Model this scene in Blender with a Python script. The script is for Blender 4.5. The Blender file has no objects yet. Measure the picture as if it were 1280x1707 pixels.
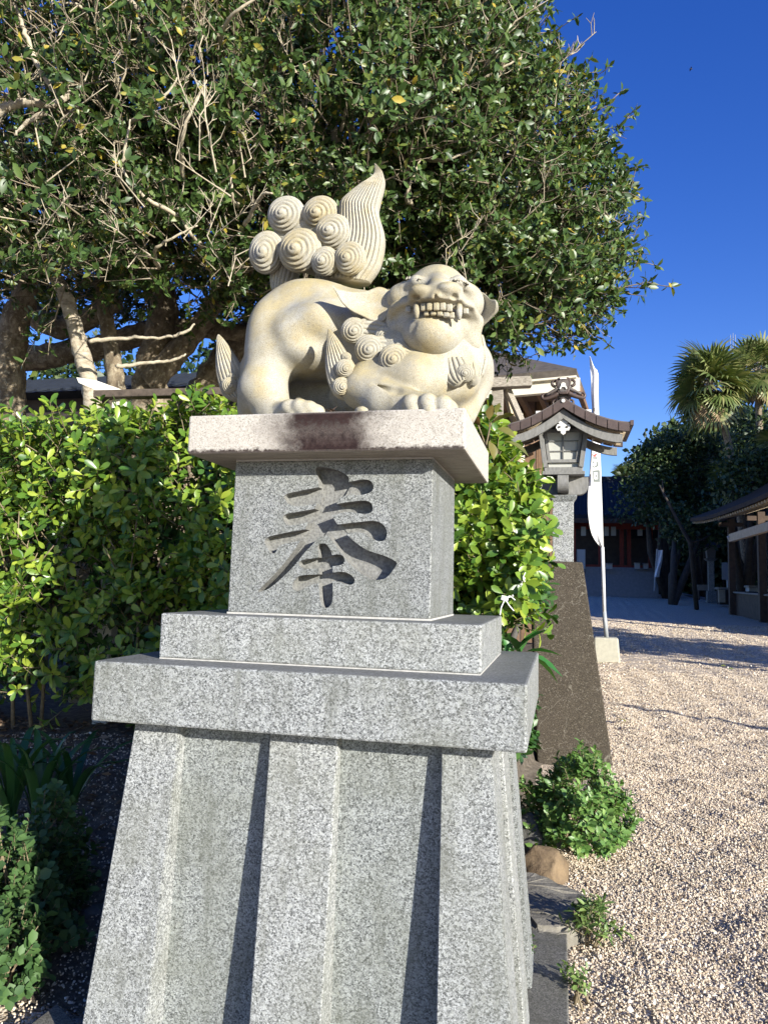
import bpy, bmesh, math, random
import numpy as np
from mathutils import Vector, Matrix, noise as mnoise
from mathutils.geometry import tessellate_polygon

# ------------------------------------------------------------------ camera, light, exposure
S = bpy.context.scene
COL = S.collection
R2 = math.radians
rng = np.random.default_rng(7)
random.seed(7)
FPX = 1236.77                                  # focal length in photo pixels (1280 x 1707)
CAM = np.array([.735, -2.558, 1.469])
_ya, _pi, _ro = R2(13.447), R2(5.624), R2(1.475)
FW = np.array([-math.sin(_ya)*math.cos(_pi), math.cos(_ya)*math.cos(_pi), math.sin(_pi)])
_rt = np.array([math.cos(_ya), math.sin(_ya), 0.]); _up = np.cross(_rt, FW)
RT = math.cos(_ro)*_rt + math.sin(_ro)*_up
UP = -math.sin(_ro)*_rt + math.cos(_ro)*_up
cd = bpy.data.cameras.new('camera'); cam = bpy.data.objects.new('camera', cd); COL.objects.link(cam)
cd.sensor_fit = 'VERTICAL'; cd.sensor_height = 24; cd.lens = 24*FPX/1707
cd.clip_start = .05; cd.clip_end = 3000
M = Matrix(((RT[0], UP[0], -FW[0], CAM[0]), (RT[1], UP[1], -FW[1], CAM[1]), (RT[2], UP[2], -FW[2], CAM[2]), (0, 0, 0, 1)))
cam.matrix_world = M
S.camera = cam

SUN_AZ, SUN_EL = R2(51.5), R2(16.5)           # azimuth from -Y towards +X
SUN = np.array([math.sin(SUN_AZ)*math.cos(SUN_EL), -math.cos(SUN_AZ)*math.cos(SUN_EL), math.sin(SUN_EL)])
W = bpy.data.worlds.new('World'); S.world = W; W.use_nodes = True
nt = W.node_tree
sky = nt.nodes.new('ShaderNodeTexSky'); sky.sky_type = 'NISHITA'; sky.sun_disc = False
sky.sun_elevation = SUN_EL; sky.sun_rotation = math.atan2(SUN[0], SUN[1])
sky.altitude = 0; sky.air_density = 1.0; sky.dust_density = .3; sky.ozone_density = 3.0
bg = nt.nodes['Background']; bg.inputs['Strength'].default_value = .06
hs = nt.nodes.new('ShaderNodeHueSaturation'); hs.inputs['Saturation'].default_value = 1.31; hs.inputs['Value'].default_value = 1.92; hs.inputs['Hue'].default_value = .528
nt.links.new(sky.outputs[0], hs.inputs['Color']); nt.links.new(hs.outputs[0], bg.inputs[0])
sl = bpy.data.lights.new('sun', 'SUN'); so = bpy.data.objects.new('sun', sl); COL.objects.link(so)
sl.energy = 5.0; sl.angle = R2(.53); sl.color = (1, .955, .86)
so.rotation_euler = Vector(SUN).to_track_quat('Z', 'Y').to_euler()
S.view_settings.view_transform = 'Standard'; S.view_settings.look = 'None'
S.view_settings.gamma = 1; S.view_settings.use_curve_mapping = False
S.view_settings.exposure = 1.02
S.cycles.use_denoising = True
S.cycles.max_bounces = 6; S.cycles.transparent_max_bounces = 4

# ------------------------------------------------------------------ helpers
def ray(x, y): return FW + RT*((x-640)/FPX) - UP*((y-853.5)/FPX)
def at(x, y, Y):
    d = ray(x, y); return CAM + d*((Y-CAM[1])/d[1])
def atd(x, y, D): return CAM + ray(x, y)*D
def atz(x, y, z=0.):
    d = ray(x, y); return CAM + d*((z-CAM[2])/d[2])
def ppm(P): return float((np.asarray(P)-CAM) @ FW)/FPX      # metres per photo pixel at P
def hit(x, y, p0, n):
    d = ray(x, y); return CAM + d*(((p0-CAM) @ n)/(d @ n))

ORG = {}
def thing(name, label, cat, loc, group=None):
    o = bpy.data.objects.new(name, None); COL.objects.link(o); o.empty_display_size = .1
    o.location = [float(v) for v in loc]; o['label'] = label; o['category'] = cat
    if group: o['group'] = group
    ORG[o.name] = np.array(loc, float); return o
def tag(o, label, cat, group=None):
    o['label'] = label; o['category'] = cat
    if group: o['group'] = group
    return o
def put(name, me, mat, parent=None, smooth=False, kind=None, label=None, base=None):
    """link mesh (world coordinates) as one object, moved under its parent / onto its base point"""
    o = bpy.data.objects.new(name, me); COL.objects.link(o)
    mats = mat if isinstance(mat, (list, tuple)) else [mat]
    if not me.materials:
        for m in mats: me.materials.append(m)
    if parent is not None:
        org = ORG[parent.name]; o.parent = parent; me.transform(Matrix.Translation([-float(v) for v in org])); ORG[o.name] = org
    elif base is not None:
        me.transform(Matrix.Translation([-float(v) for v in base])); o.location = [float(v) for v in base]; ORG[o.name] = np.array(base, float)
    else: ORG[o.name] = np.zeros(3)
    if smooth: me.polygons.foreach_set('use_smooth', np.ones(len(me.polygons), bool))
    if kind: o['kind'] = kind
    if label: o['label'] = label
    return o
def mesh_np(name, V, F, mats=None):
    V = np.ascontiguousarray(V, np.float32); F = np.ascontiguousarray(F, np.int32); k = F.shape[1]
    me = bpy.data.meshes.new(name); me.vertices.add(len(V)); me.vertices.foreach_set('co', V.ravel())
    me.loops.add(F.size); me.loops.foreach_set('vertex_index', F.ravel())
    me.polygons.add(len(F)); me.polygons.foreach_set('loop_start', np.arange(0, F.size, k, dtype=np.int32))
    me.polygons.foreach_set('loop_total', np.full(len(F), k, np.int32))
    if mats is not None: me.polygons.foreach_set('material_index', np.asarray(mats, np.int32))
    me.update(calc_edges=True); me.validate(); return me

class MB:
    def __init__(s): s.v = []; s.f = []; s.m = []; s.mi = 0
    def add(s, V, F):
        n = len(s.v); s.v += [tuple(float(c) for c in p) for p in V]; s.f += [tuple(i+n for i in f) for f in F]; s.m += [s.mi]*len(F); return s
    def hexa(s, P):      # 8 points: bottom 4 (ccw from above) then top 4
        return s.add(P, [(3, 2, 1, 0), (4, 5, 6, 7), (0, 1, 5, 4), (1, 2, 6, 5), (2, 3, 7, 6), (3, 0, 4, 7)])
    def box(s, x0, x1, y0, y1, z0, z1):
        return s.hexa([(x0, y0, z0), (x1, y0, z0), (x1, y1, z0), (x0, y1, z0), (x0, y0, z1), (x1, y0, z1), (x1, y1, z1), (x0, y1, z1)])
    def bar(s, a, b, w, h, up=(0, 0, 1)):   # rectangular bar from a to b
        a = np.array(a, float); b = np.array(b, float); d = b-a; d /= np.linalg.norm(d)
        x = np.cross(d, up); x /= np.linalg.norm(x); z = np.cross(x, d)
        P = []
        for c in (a, b):
            for sx, sz in ((-1, -1), (1, -1), (1, 1), (-1, 1)): P.append(c + x*sx*w/2 + z*sz*h/2)
        return s.add(P, [(0, 1, 2, 3), (7, 6, 5, 4), (0, 4, 5, 1), (1, 5, 6, 2), (2, 6, 7, 3), (3, 7, 4, 0)])
    def tube(s, pts, rad, n=8, cap=True, wob=0, seed=0):
        pts = np.array(pts, float); m = len(pts); rad = np.broadcast_to(rad, (m,)) if np.ndim(rad) else np.full(m, rad)
        rs = np.random.default_rng(seed)
        V = []; x = None
        for i in range(m):
            t = pts[min(i+1, m-1)]-pts[max(i-1, 0)]; t /= np.linalg.norm(t)+1e-12
            if x is None:
                x = np.cross(t, (0, 0, 1.)) if abs(t[2]) < .9 else np.cross(t, (1., 0, 0))
            x = x - t*(x@t); x /= np.linalg.norm(x); y = np.cross(t, x)
            for k in range(n):
                a = 2*math.pi*k/n; w = 1+wob*(rs.random()-.5)
                V.append(pts[i]+rad[i]*w*(x*math.cos(a)+y*math.sin(a)))
        F = []
        for i in range(m-1):
            for k in range(n):
                F.append((i*n+k, i*n+(k+1) % n, (i+1)*n+(k+1) % n, (i+1)*n+k))
        if cap: F.append(tuple(range(n-1, -1, -1))); F.append(tuple(range((m-1)*n, m*n)))
        return s.add(V, F)
    def prism(s, poly, dvec):               # planar polygon (3D pts) extruded by dvec
        P = [np.array(p, float) for p in poly]; n = len(P); d = np.array(dvec, float)
        tri = tessellate_polygon([[Vector(p) for p in P]])
        nrm = sum((np.cross(P[i], P[(i+1) % n]) for i in range(n)), np.zeros(3))
        fl = nrm @ d > 0
        F = []
        for t in tri:
            t = tuple(t); tn = np.cross(P[t[1]]-P[t[0]], P[t[2]]-P[t[0]])
            if (tn @ d) > 0: t = t[::-1]
            F.append(t); F.append(tuple(i+n for i in t[::-1]))
        for i in range(n):
            j = (i+1) % n
            F.append((i, j, j+n, i+n) if fl else (j, i, i+n, j+n))
        return s.add(P+[p+d for p in P], F)
    def mesh(s, name='mesh', bevel=0, seg=2):
        me = bpy.data.meshes.new(name); me.from_pydata(s.v, [], s.f)
        if any(s.m): me.polygons.foreach_set('material_index', np.array(s.m, np.int32))
        if bevel:
            bm = bmesh.new(); bm.from_mesh(me)
            bmesh.ops.remove_doubles(bm, verts=bm.verts, dist=1e-5)
            bmesh.ops.bevel(bm, geom=[e for e in bm.edges if e.is_manifold and e.calc_face_angle(0) > .5], offset=bevel, segments=seg, affect='EDGES', profile=.5, clamp_overlap=True)
            bm.to_mesh(me); bm.free()
        me.update(); return me
    def put(s, name, mat, parent=None, bevel=0, smooth=False, **k):
        return put(name, s.mesh(name, bevel), mat, parent, smooth, **k)

def rotm(axis, a):
    x, y, z = np.array(axis, float)/np.linalg.norm(axis); c, s_ = math.cos(a), math.sin(a); C = 1-c
    return np.array([[c+x*x*C, x*y*C-z*s_, x*z*C+y*s_], [y*x*C+z*s_, c+y*y*C, y*z*C-x*s_], [z*x*C-y*s_, z*y*C+x*s_, c+z*z*C]])
def frame_z(d, spin=0.):                   # rotation matrix whose Z is d
    d = np.array(d, float); d /= np.linalg.norm(d)
    x = np.cross((0, 0, 1.), d); n = np.linalg.norm(x); x = x/n if n > 1e-3 else np.array([1., 0, 0])
    y = np.cross(d, x); c, s_ = math.cos(spin), math.sin(spin)
    return np.stack([c*x+s_*y, -s_*x+c*y, d], axis=1)

# ------------------------------------------------------------------ materials
class N:
    def __init__(s, name, rough=.8, spec=.3):
        s.m = bpy.data.materials.new(name); s.m.use_nodes = True; s.t = s.m.node_tree
        s.b = s.t.nodes['Principled BSDF']; s.b.inputs['Roughness'].default_value = rough
        s.b.inputs['Specular IOR Level'].default_value = spec
        s.tc = s.t.nodes.new('ShaderNodeTexCoord'); s.co = s.tc.outputs['Object']
    def n(s, k, **kw):
        o = s.t.nodes.new(k)
        for a, v in kw.items(): setattr(o, a, v)
        return o
    def L(s, a, b): s.t.links.new(a, b)
    def noise(s, scale, detail=3, rough=.55, co=None, stretch=None):
        o = s.n('ShaderNodeTexNoise'); o.inputs['Scale'].default_value = scale; o.inputs['Detail'].default_value = detail; o.inputs['Roughness'].default_value = rough
        c = co or s.co
        if stretch:
            mp = s.n('ShaderNodeMapping'); mp.inputs['Scale'].default_value = stretch; s.L(c, mp.inputs[0]); c = mp.outputs[0]
        s.L(c, o.inputs['Vector']); return o.outputs['Fac']
    def vor(s, scale, feature='F1'):
        o = s.n('ShaderNodeTexVoronoi', feature=feature); o.inputs['Scale'].default_value = scale; s.L(s.co, o.inputs['Vector']); return o
    def ramp(s, fac, stops, interp='LINEAR'):
        o = s.n('ShaderNodeValToRGB'); o.color_ramp.interpolation = interp; e = o.color_ramp.elements
        while len(e) < len(stops): e.new(.5)
        for q, (p, c) in zip(e, stops): q.position = p; q.color = (c if len(c) == 4 else (*c, 1)) if hasattr(c, '__len__') else (c, c, c, 1)
        s.L(fac, o.inputs[0]); return o.outputs[0]
    def mix(s, fac, a, b, mode='MIX'):
        o = s.n('ShaderNodeMix', data_type='RGBA', blend_type=mode)
        for i, v in ((0, fac), (6, a), (7, b)):
            if hasattr(v, 'node'): s.L(v, o.inputs[i])
            elif i == 0: o.inputs[0].default_value = v
            else: o.inputs[i].default_value = (*v, 1)
        return o.outputs[2]
    def math(s, op, a, b=0., clamp=False):
        o = s.n('ShaderNodeMath', operation=op, use_clamp=clamp)
        for i, v in ((0, a), (1, b)):
            if hasattr(v, 'node'): s.L(v, o.inputs[i])
            else: o.inputs[i].default_value = v
        return o.outputs[0]
    def sep(s, v):
        o = s.n('ShaderNodeSeparateXYZ'); s.L(v, o.inputs[0]); return o.outputs
    def bump(s, h, strength=.3, dist=.01):
        o = s.n('ShaderNodeBump'); o.inputs['Strength'].default_value = strength; o.inputs['Distance'].default_value = dist
        s.L(h, o.inputs['Height']); s.L(o.outputs[0], s.b.inputs['Normal'])
    def col(s, c):
        if hasattr(c, 'node'): s.L(c, s.b.inputs['Base Color'])
        else: s.b.inputs['Base Color'].default_value = (*c, 1)
        return s
    def normal(s): return s.n('ShaderNodeNewGeometry').outputs['Normal']
    def rnd(s):
        g = s.n('ShaderNodeNewGeometry').outputs['Random Per Island']; o = s.n('ShaderNodeObjectInfo').outputs['Random']
        return s.math('FRACT', s.math('ADD', g, s.math('MULTIPLY', o, 7.31)))

def plain(name, c, rough=.8, var=.25, scale=6, spec=.3, bump=0, stretch=None):
    k = N(name, rough, spec); f = k.noise(scale, 5, .6, stretch=stretch)
    k.col(k.ramp(f, [(.25, tuple(v*(1-var) for v in c)), (.75, tuple(v*(1+var) for v in c))]))
    if bump: k.bump(k.noise(scale*8, 4, stretch=stretch), bump, .01)
    return k.m

def granite(name, lo=1., dirt=.6, warm=(.965, .995, 1.), scale=150):
    k = N(name, .62, .35)
    base_co = k.co; wn = k.n('ShaderNodeTexNoise'); wn.inputs['Scale'].default_value = scale*1.3; wn.inputs['Detail'].default_value = 2; k.L(base_co, wn.inputs['Vector'])
    ws = k.n('ShaderNodeVectorMath', operation='SCALE'); ws.inputs['Scale'].default_value = 1.1/scale; k.L(wn.outputs['Color'], ws.inputs[0])
    wa = k.n('ShaderNodeVectorMath', operation='ADD'); k.L(base_co, wa.inputs[0]); k.L(ws.outputs[0], wa.inputs[1]); k.co = wa.outputs[0]
    v = k.vor(scale); va = k.sep(v.outputs['Color'])[0]; vb = k.sep(k.vor(scale*1.9).outputs['Color'])[0]
    s1 = k.math('ADD', k.math('MULTIPLY', va, .55), k.math('MULTIPLY', vb, .45))
    c = k.ramp(s1, [(.10, .03*lo), (.23, .10*lo), (.35, .26*lo), (.5, .42*lo), (.62, .55*lo), (.76, .74*lo), (.92, .9*lo)])
    v2 = k.vor(scale*.55); s2 = k.sep(v2.outputs['Color'])[1]
    c = k.mix(k.ramp(s2, [(.90, 0), (.95, .6)]), c, (.72*lo, .72*lo, .69*lo))
    k.co = base_co
    c = k.mix(k.ramp(k.noise(scale*2.2, 2), [(.3, 0), (.7, .3)]), c, (.30*lo, .31*lo, .31*lo))
    c = k.mix(k.ramp(k.noise(5, 4), [(.42, 0), (.75, .45)]), c, (.30*lo, .30*lo, .24*lo))
    c = k.mix(k.ramp(k.noise(7, 5, .65, stretch=(2.2, 2.2, .35)), [(.50, 0), (.70, .6)]), c, (.21*lo, .21*lo, .175*lo))
    c = k.mix(1., c, k.ramp(k.n('ShaderNodeObjectInfo').outputs['Random'], [(0, (.86, .87, .86)), (1, (1.06, 1.05, 1.02))]), 'MULTIPLY')
    c = k.mix(1., c, warm, 'MULTIPLY')
    nz = k.sep(k.normal())[2]                       # rain-weathered top faces carry a skin of grime
    dm = k.math('MULTIPLY', k.ramp(nz, [(.7, 0), (.95, 1)]), k.ramp(k.noise(14, 5, .7, stretch=(1, 4, 1)), [(.2, dirt*.75), (.8, dirt)]))
    c = k.mix(dm, c, (.16*lo, .155*lo, .14*lo))
    k.col(c); k.bump(k.math('ADD', k.noise(260, 2), s1), .12, .004)
    return k

MAT = {}
def build_mats():
    m = MAT
    m['granite'] = granite('granite', .62, scale=225).m
    m['granite_panel'] = granite('granite_panel', .54, warm=(.95, 1, .99), scale=235).m
    m['granite_die'] = granite('granite_die', .47, warm=(.95, .99, 1), scale=255).m
    m['granite_post'] = granite('granite_post', .62, scale=130).m
    m['granite_worn'] = granite('granite_worn', .44, .3, (1, .95, .85), 230).m
    # cap: warm fine grained stone with a rusty black water stain in the middle of the front
    k = N('cap_stone', .8, .2); x, y, z = k.sep(k.co)
    f = k.math('ADD', k.math('MULTIPLY', k.sep(k.vor(230).outputs['Color'])[0], .5), k.math('MULTIPLY', k.sep(k.vor(420).outputs['Color'])[1], .5))
    c = k.ramp(f, [(.1, (.20, .18, .15)), (.3, (.37, .345, .30)), (.7, (.47, .44, .39)), (1, (.58, .55, .50))])
    c = k.mix(k.ramp(k.noise(7, 4), [(.4, 0), (.7, .5)]), c, (.41, .37, .32))
    nn = k.noise(9, 6, .65); fine = k.noise(60, 5, .7)
    xs = k.math('ABSOLUTE', k.math('ADD', k.math('SUBTRACT', x, .02), k.math('MULTIPLY', k.math('SUBTRACT', nn, .5), .25)))
    core = k.ramp(xs, [(0, 1), (.095, 1), (.125, .85), (.17, .4), (.26, 0)])
    zz = k.math('DIVIDE', k.math('SUBTRACT', z, 1.830), .128)
    up_ = k.ramp(k.math('ADD', zz, k.math('MULTIPLY', k.math('SUBTRACT', fine, .5), .9)), [(.08, 1), (.3, .97), (.55, .90), (.78, 1)])
    st = k.math('MULTIPLY', core, up_)
    edge = k.ramp(k.math('ADD', zz, k.math('MULTIPLY', k.math('SUBTRACT', fine, .5), .28)), [(.05, .97), (.13, 0)])
    fr = k.ramp(k.sep(k.normal())[1], [(0, 1), (.35, 0)])    # front face only
    k2 = k.n('ShaderNodeMapRange'); k.L(k.sep(k.normal())[1], k2.inputs[0]); k2.inputs[1].default_value = -1; k2.inputs[2].default_value = -.3; k2.inputs[3].default_value = 1; k2.inputs[4].default_value = 0
    msk = k.math('MULTIPLY', k.math('MAXIMUM', st, edge), k2.outputs[0])
    c = k.mix(k.math('MULTIPLY', msk, 1.0), c, k.ramp(fine, [(.3, (.012, .006, .006)), (.7, (.034, .018, .016))]))
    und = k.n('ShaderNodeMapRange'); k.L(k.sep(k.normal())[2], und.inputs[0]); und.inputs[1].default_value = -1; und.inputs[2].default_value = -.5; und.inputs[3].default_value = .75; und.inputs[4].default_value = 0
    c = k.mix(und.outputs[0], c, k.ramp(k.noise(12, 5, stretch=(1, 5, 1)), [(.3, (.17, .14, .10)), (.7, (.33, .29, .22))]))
    k.col(c); k.bump(k.noise(240, 3), .25, .005); m['cap'] = k.m
    # statue stone
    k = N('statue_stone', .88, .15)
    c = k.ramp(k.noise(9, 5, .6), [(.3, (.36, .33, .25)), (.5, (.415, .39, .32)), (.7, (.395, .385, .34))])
    pointy = k.n('ShaderNodeNewGeometry').outputs['Pointiness']; c = k.mix(k.ramp(pointy, [(.40, .75), (.49, 0)]), c, (.20, .18, .13))  # darker where the carving is concave
    c = k.mix(k.ramp(k.noise(5.5, 6, .7), [(.47, 0), (.62, .75)]), c, (.385, .315, .17))
    nz = k.sep(k.normal())[2]
    c = k.mix(k.math('MULTIPLY', k.ramp(nz, [(.2, 0), (.85, 1)]), k.ramp(k.noise(10, 6, .7), [(.38, 0), (.58, .75)])), c, (.38, .305, .12))
    c = k.mix(k.ramp(k.noise(4.2, 4, .6, stretch=(1.3, 1, .8)), [(.53, 0), (.68, .6)]), c, (.24, .225, .18))
    c = k.mix(k.ramp(k.noise(6.5, 5, .65, stretch=(2.5, 2.5, .5)), [(.54, 0), (.70, .55)]), c, (.27, .26, .225))
    c = k.mix(k.ramp(k.noise(420, 2), [(.36, .8), (.5, 0)]), c, (.20, .18, .13))
    k.col(c); k.bump(k.math('ADD', k.noise(330, 3), k.math('ADD', k.math('MULTIPLY', k.noise(80, 3), .35), k.math('MULTIPLY', k.noise(34, 3), .9))), .34, .006); m['statue'] = k.m
    k = N('recess_shade_stone', .85, .15)  # stroke stone, darkened so the recess shadow sits in its colour
    c = k.ramp(k.noise(120, 3), [(.3, (.12, .12, .115)), (.7, (.26, .26, .245))]); k.col(c); k.bump(k.noise(300, 2), .2, .004); m['carved'] = k.m
    m['mortar'] = plain('mortar', (.42, .41, .38), .9, .2, 60, bump=.2)
    # leaves
    def leaf(name, cols, rough, trans, spec=.5, tcol=None):
        k = N(name, rough, spec); c = k.ramp(k.rnd(), cols); k.col(c)
        tr = k.n('ShaderNodeBsdfTranslucent'); k.L(k.mix(1., c, tcol or (1.3, 1.25, .6), 'MULTIPLY'), tr.inputs[0])
        ms = k.n('ShaderNodeMixShader'); ms.inputs[0].default_value = trans
        k.L(k.b.outputs[0], ms.inputs[1]); k.L(tr.outputs[0], ms.inputs[2])
        k.L(ms.outputs[0], k.t.nodes['Material Output'].inputs['Surface']); return k.m
    m['tree_leaf'] = leaf('tree_leaf', [(0, (.032, .064, .016)), (.5, (.056, .105, .026)), (.88, (.10, .155, .038)), (.96, (.16, .19, .045)), (.985, (.34, .29, .045)), (1, (.42, .32, .05))], .40, .24, .4)
    m['hedge_leaf'] = leaf('hedge_leaf', [(0, (.05, .12, .02)), (.35, (.11, .21, .028)), (.7, (.21, .31, .035)), (1, (.34, .41, .055))], .33, .28, .5)
    m['hedge_inner'] = leaf('hedge_inner', [(0, (.02, .06, .016)), (1, (.06, .14, .03))], .4, .2)  # darker copy of the hedge green, with shade in the colour
    m['shrub_leaf'] = leaf('shrub_leaf', [(0, (.06, .14, .03)), (.6, (.125, .235, .055)), (1, (.20, .31, .08))], .45, .22)
    m['grey_leaf'] = leaf('grey_leaf', [(0, (.035, .085, .025)), (1, (.09, .17, .05))], .6, .2)
    m['weed_leaf'] = leaf('weed_leaf', [(0, (.07, .14, .035)), (1, (.22, .31, .09))], .5, .22)
    m['broad_leaf'] = leaf('broad_leaf', [(0, (.03, .13, .025)), (1, (.09, .24, .04))], .42, .15, .4)
    m['red_leaf'] = leaf('red_leaf', [(0, (.16, .07, .03)), (1, (.14, .16, .04))], .35, .2)
    m['strap_leaf'] = leaf('strap_leaf', [(0, (.02, .075, .018)), (1, (.05, .13, .03))], .35, .15)
    m['palm_leaf'] = leaf('palm_leaf', [(0, (.07, .11, .03)), (.6, (.155, .19, .06)), (1, (.30, .29, .12))], .4, .15)
    m['dead_frond'] = leaf('dead_frond', [(0, (.20, .14, .08)), (1, (.38, .28, .17))], .8, .1)
    m['far_leaf'] = leaf('far_leaf', [(0, (.016, .038, .014)), (.8, (.04, .075, .02)), (1, (.10, .13, .025))], .5, .15)
    m['dry_leaf'] = leaf('dry_leaf', [(0, (.07, .045, .03)), (.5, (.16, .10, .06)), (.85, (.26, .17, .10)), (1, (.42, .34, .24))], .8, .05)
    m['yellow_leaf'] = leaf('yellow_leaf', [(0, (.35, .33, .05)), (1, (.20, .28, .06))], .5, .2)
    m['leafy_twig'] = plain('leafy_twig', (.22, .18, .125), .85, .35, 40)
    m['twig'] = plain('twig', (.40, .345, .25), .85, .35, 40)
    m['hedge_twig'] = plain('hedge_twig', (.20, .16, .10), .85, .4, 40)
    k = N('bark', .9, .2); f = k.noise(14, 6, .65, stretch=(1, 1, .6))
    c = k.ramp(f, [(.3, (.09, .07, .05)), (.5, (.20, .16, .11)), (.68, (.38, .32, .23))])
    c = k.mix(k.ramp(k.noise(30, 4), [(.55, 0), (.66, .7)]), c, (.40, .36, .27)); k.col(c)
    k.bump(k.noise(45, 6, .7, stretch=(1, 1, 3)), .6, .03); m['bark'] = k.m; m['far_bark'] = plain('far_bark', (.06, .05, .04), .9, .35, 5)
    k = N('pale_bark', .9, .2); f = k.noise(16, 6, .65, stretch=(1, 1, 2.2))
    c = k.ramp(f, [(.3, (.16, .13, .09)), (.5, (.42, .36, .27)), (.68, (.52, .47, .37))]); k.col(c)
    k.bump(k.noise(45, 6, .7, stretch=(1, 1, 3)), .6, .03); m['pale_bark'] = k.m
    k = N('grey_wood', .85, .2); f = k.noise(9, 7, .7, stretch=(1, 1, 9)); f2 = k.noise(14, 6, .7, stretch=(.8, 9, 9))
    c = k.ramp(f2, [(.3, (.10, .085, .07)), (.5, (.27, .245, .21)), (.7, (.42, .39, .34))]); k.col(c); k.bump(f2, .5, .01); m['grey_wood'] = k.m; m['rail_wood'] = plain('rail_wood', (.075, .058, .045), .9, .5, 25, bump=.3)
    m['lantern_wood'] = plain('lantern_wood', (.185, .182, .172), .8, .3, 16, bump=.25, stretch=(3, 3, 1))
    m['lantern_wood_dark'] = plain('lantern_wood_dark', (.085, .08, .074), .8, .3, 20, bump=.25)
    m['copper'] = plain('copper', (.068, .046, .040), .5, .3, 14, .5, bump=.1)
    m['copper_dark'] = plain('copper_dark', (.10, .085, .08), .5, .35, 20, .5, bump=.15)
    m['white_carving'] = plain('white_carving', (.66, .64, .60), .7, .1, 30)
    m['paper'] = plain('paper', (.42, .42, .38), .8, .06, 20)
    m['paper_white'] = plain('paper_white', (.78, .77, .74), .85, .05, 30)
    m['cream'] = plain('cream', (.72, .68, .57), .6, .06, 4)
    m['roof_brown'] = plain('roof_brown', (.10, .085, .07), .85, .4, 9, bump=.3)
    m['pav_wood'] = plain('pav_wood', (.17, .105, .065), .75, .35, 6, bump=.2)
    m['dark_wood'] = plain('dark_wood', (.075, .05, .036), .7, .35, 5)
    m['tan_wood'] = plain('tan_wood', (.42, .34, .23), .7, .2, 8)
    m['office_roof'] = plain('office_roof', (.055, .038, .028), .85, .35, 6, .15)
    m['blue_roof'] = plain('blue_roof', (.022, .027, .036), .75, .25, 4, .2)
    m['tile_roof'] = plain('tile_roof', (.10, .11, .13), .5, .25, 4, .5)
    m['red_paint'] = plain('red_paint', (.22, .035, .02), .6, .2, 3)
    m['dark_wall'] = plain('dark_wall', (.06, .05, .045), .8, .3, 3)
    m['step_stone'] = plain('step_stone', (.24, .24, .24), .85, .15, 6, bump=.2)
    m['cloth'] = plain('cloth', (.80, .80, .79), .85, .03, 3)
    m['ink'] = plain('ink', (.025, .025, .03), .7, .1, 9)
    m['grey_ink'] = plain('grey_ink', (.16, .18, .17), .7, .1, 9)
    m['red_ink'] = plain('red_ink', (.50, .05, .04), .7, .1, 9)
    m['steel'] = plain('steel', (.62, .62, .61), .4, .08, 9, .5)
    m['steel_dark'] = plain('steel_dark', (.30, .32, .33), .45, .1, 9, .5)
    m['concrete'] = plain('concrete', (.40, .38, .30), .9, .16, 12, bump=.25)
    k = N('dark_stone', .9, .2); f = k.sep(k.vor(150).outputs['Color'])[0]
    c = k.ramp(f, [(0, (.028, .023, .017)), (.6, (.055, .046, .034)), (.93, (.085, .072, .053)), (1, (.17, .155, .125))])
    c = k.mix(k.ramp(k.noise(4, 5, .65), [(.35, 0), (.7, .6)]), c, (.062, .051, .039))
    wv = k.noise(6, 3); vc = k.n('ShaderNodeTexVoronoi', feature='DISTANCE_TO_EDGE'); vc.inputs['Scale'].default_value = 2.6
    av = k.n('ShaderNodeVectorMath', operation='ADD'); k.L(k.co, av.inputs[0]); nz_ = k.n('ShaderNodeTexNoise'); nz_.inputs['Scale'].default_value = 7; k.L(k.co, nz_.inputs[0]); sc_ = k.n('ShaderNodeVectorMath', operation='SCALE'); sc_.inputs['Scale'].default_value = .22; k.L(nz_.outputs['Color'], sc_.inputs[0]); k.L(sc_.outputs[0], av.inputs[1]); k.L(av.outputs[0], vc.inputs['Vector'])
    c = k.mix(k.math('MULTIPLY', k.ramp(vc.outputs['Distance'], [(0, .45), (.009, 0)]), k.ramp(wv, [(.45, 0), (.6, 1)])), c, (.30, .28, .23))
    k.col(c); k.bump(k.math('ADD', f, k.noise(70, 4)), .5, .008); m['dark_stone'] = k.m
    def rock(name, a, b, sc=7):
        k = N(name, .85, .25); f = k.noise(sc, 7, .65, stretch=(1, 1.6, 1)); k.col(k.ramp(f, [(.3, a), (.7, b)])); k.bump(k.noise(30, 7, .7), .55, .02); return k.m
    m['rock_grey'] = rock('rock_grey', (.13, .12, .10), (.26, .24, .20))
    m['rock_brown'] = rock('rock_brown', (.10, .07, .045), (.25, .18, .105))
    m['rock_dark'] = rock('rock_dark', (.06, .06, .055), (.14, .135, .12))
    # pebbles
    k = N('pebble', .85, .3); r = k.n('ShaderNodeObjectInfo').outputs['Random']
    k.col(k.ramp(r, [(0, (.20, .15, .10)), (.12, (.38, .30, .215)), (.45, (.54, .445, .325)), (.75, (.62, .525, .40)), (.93, (.69, .61, .49)), (1, (.76, .71, .62))])); m['pebble'] = k.m
    # gravel ground
    k = N('gravel', .95, .03); v = k.vor(75); s1 = k.sep(v.outputs['Color'])[0]
    c = k.ramp(s1, [(0, (.24, .19, .14)), (.2, (.48, .39, .295)), (.6, (.64, .535, .415)), (1, (.78, .69, .57))])
    c = k.mix(k.ramp(k.noise(.35, 5, .6), [(.4, 0), (.65, .4)]), c, (.68, .56, .42))
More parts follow.
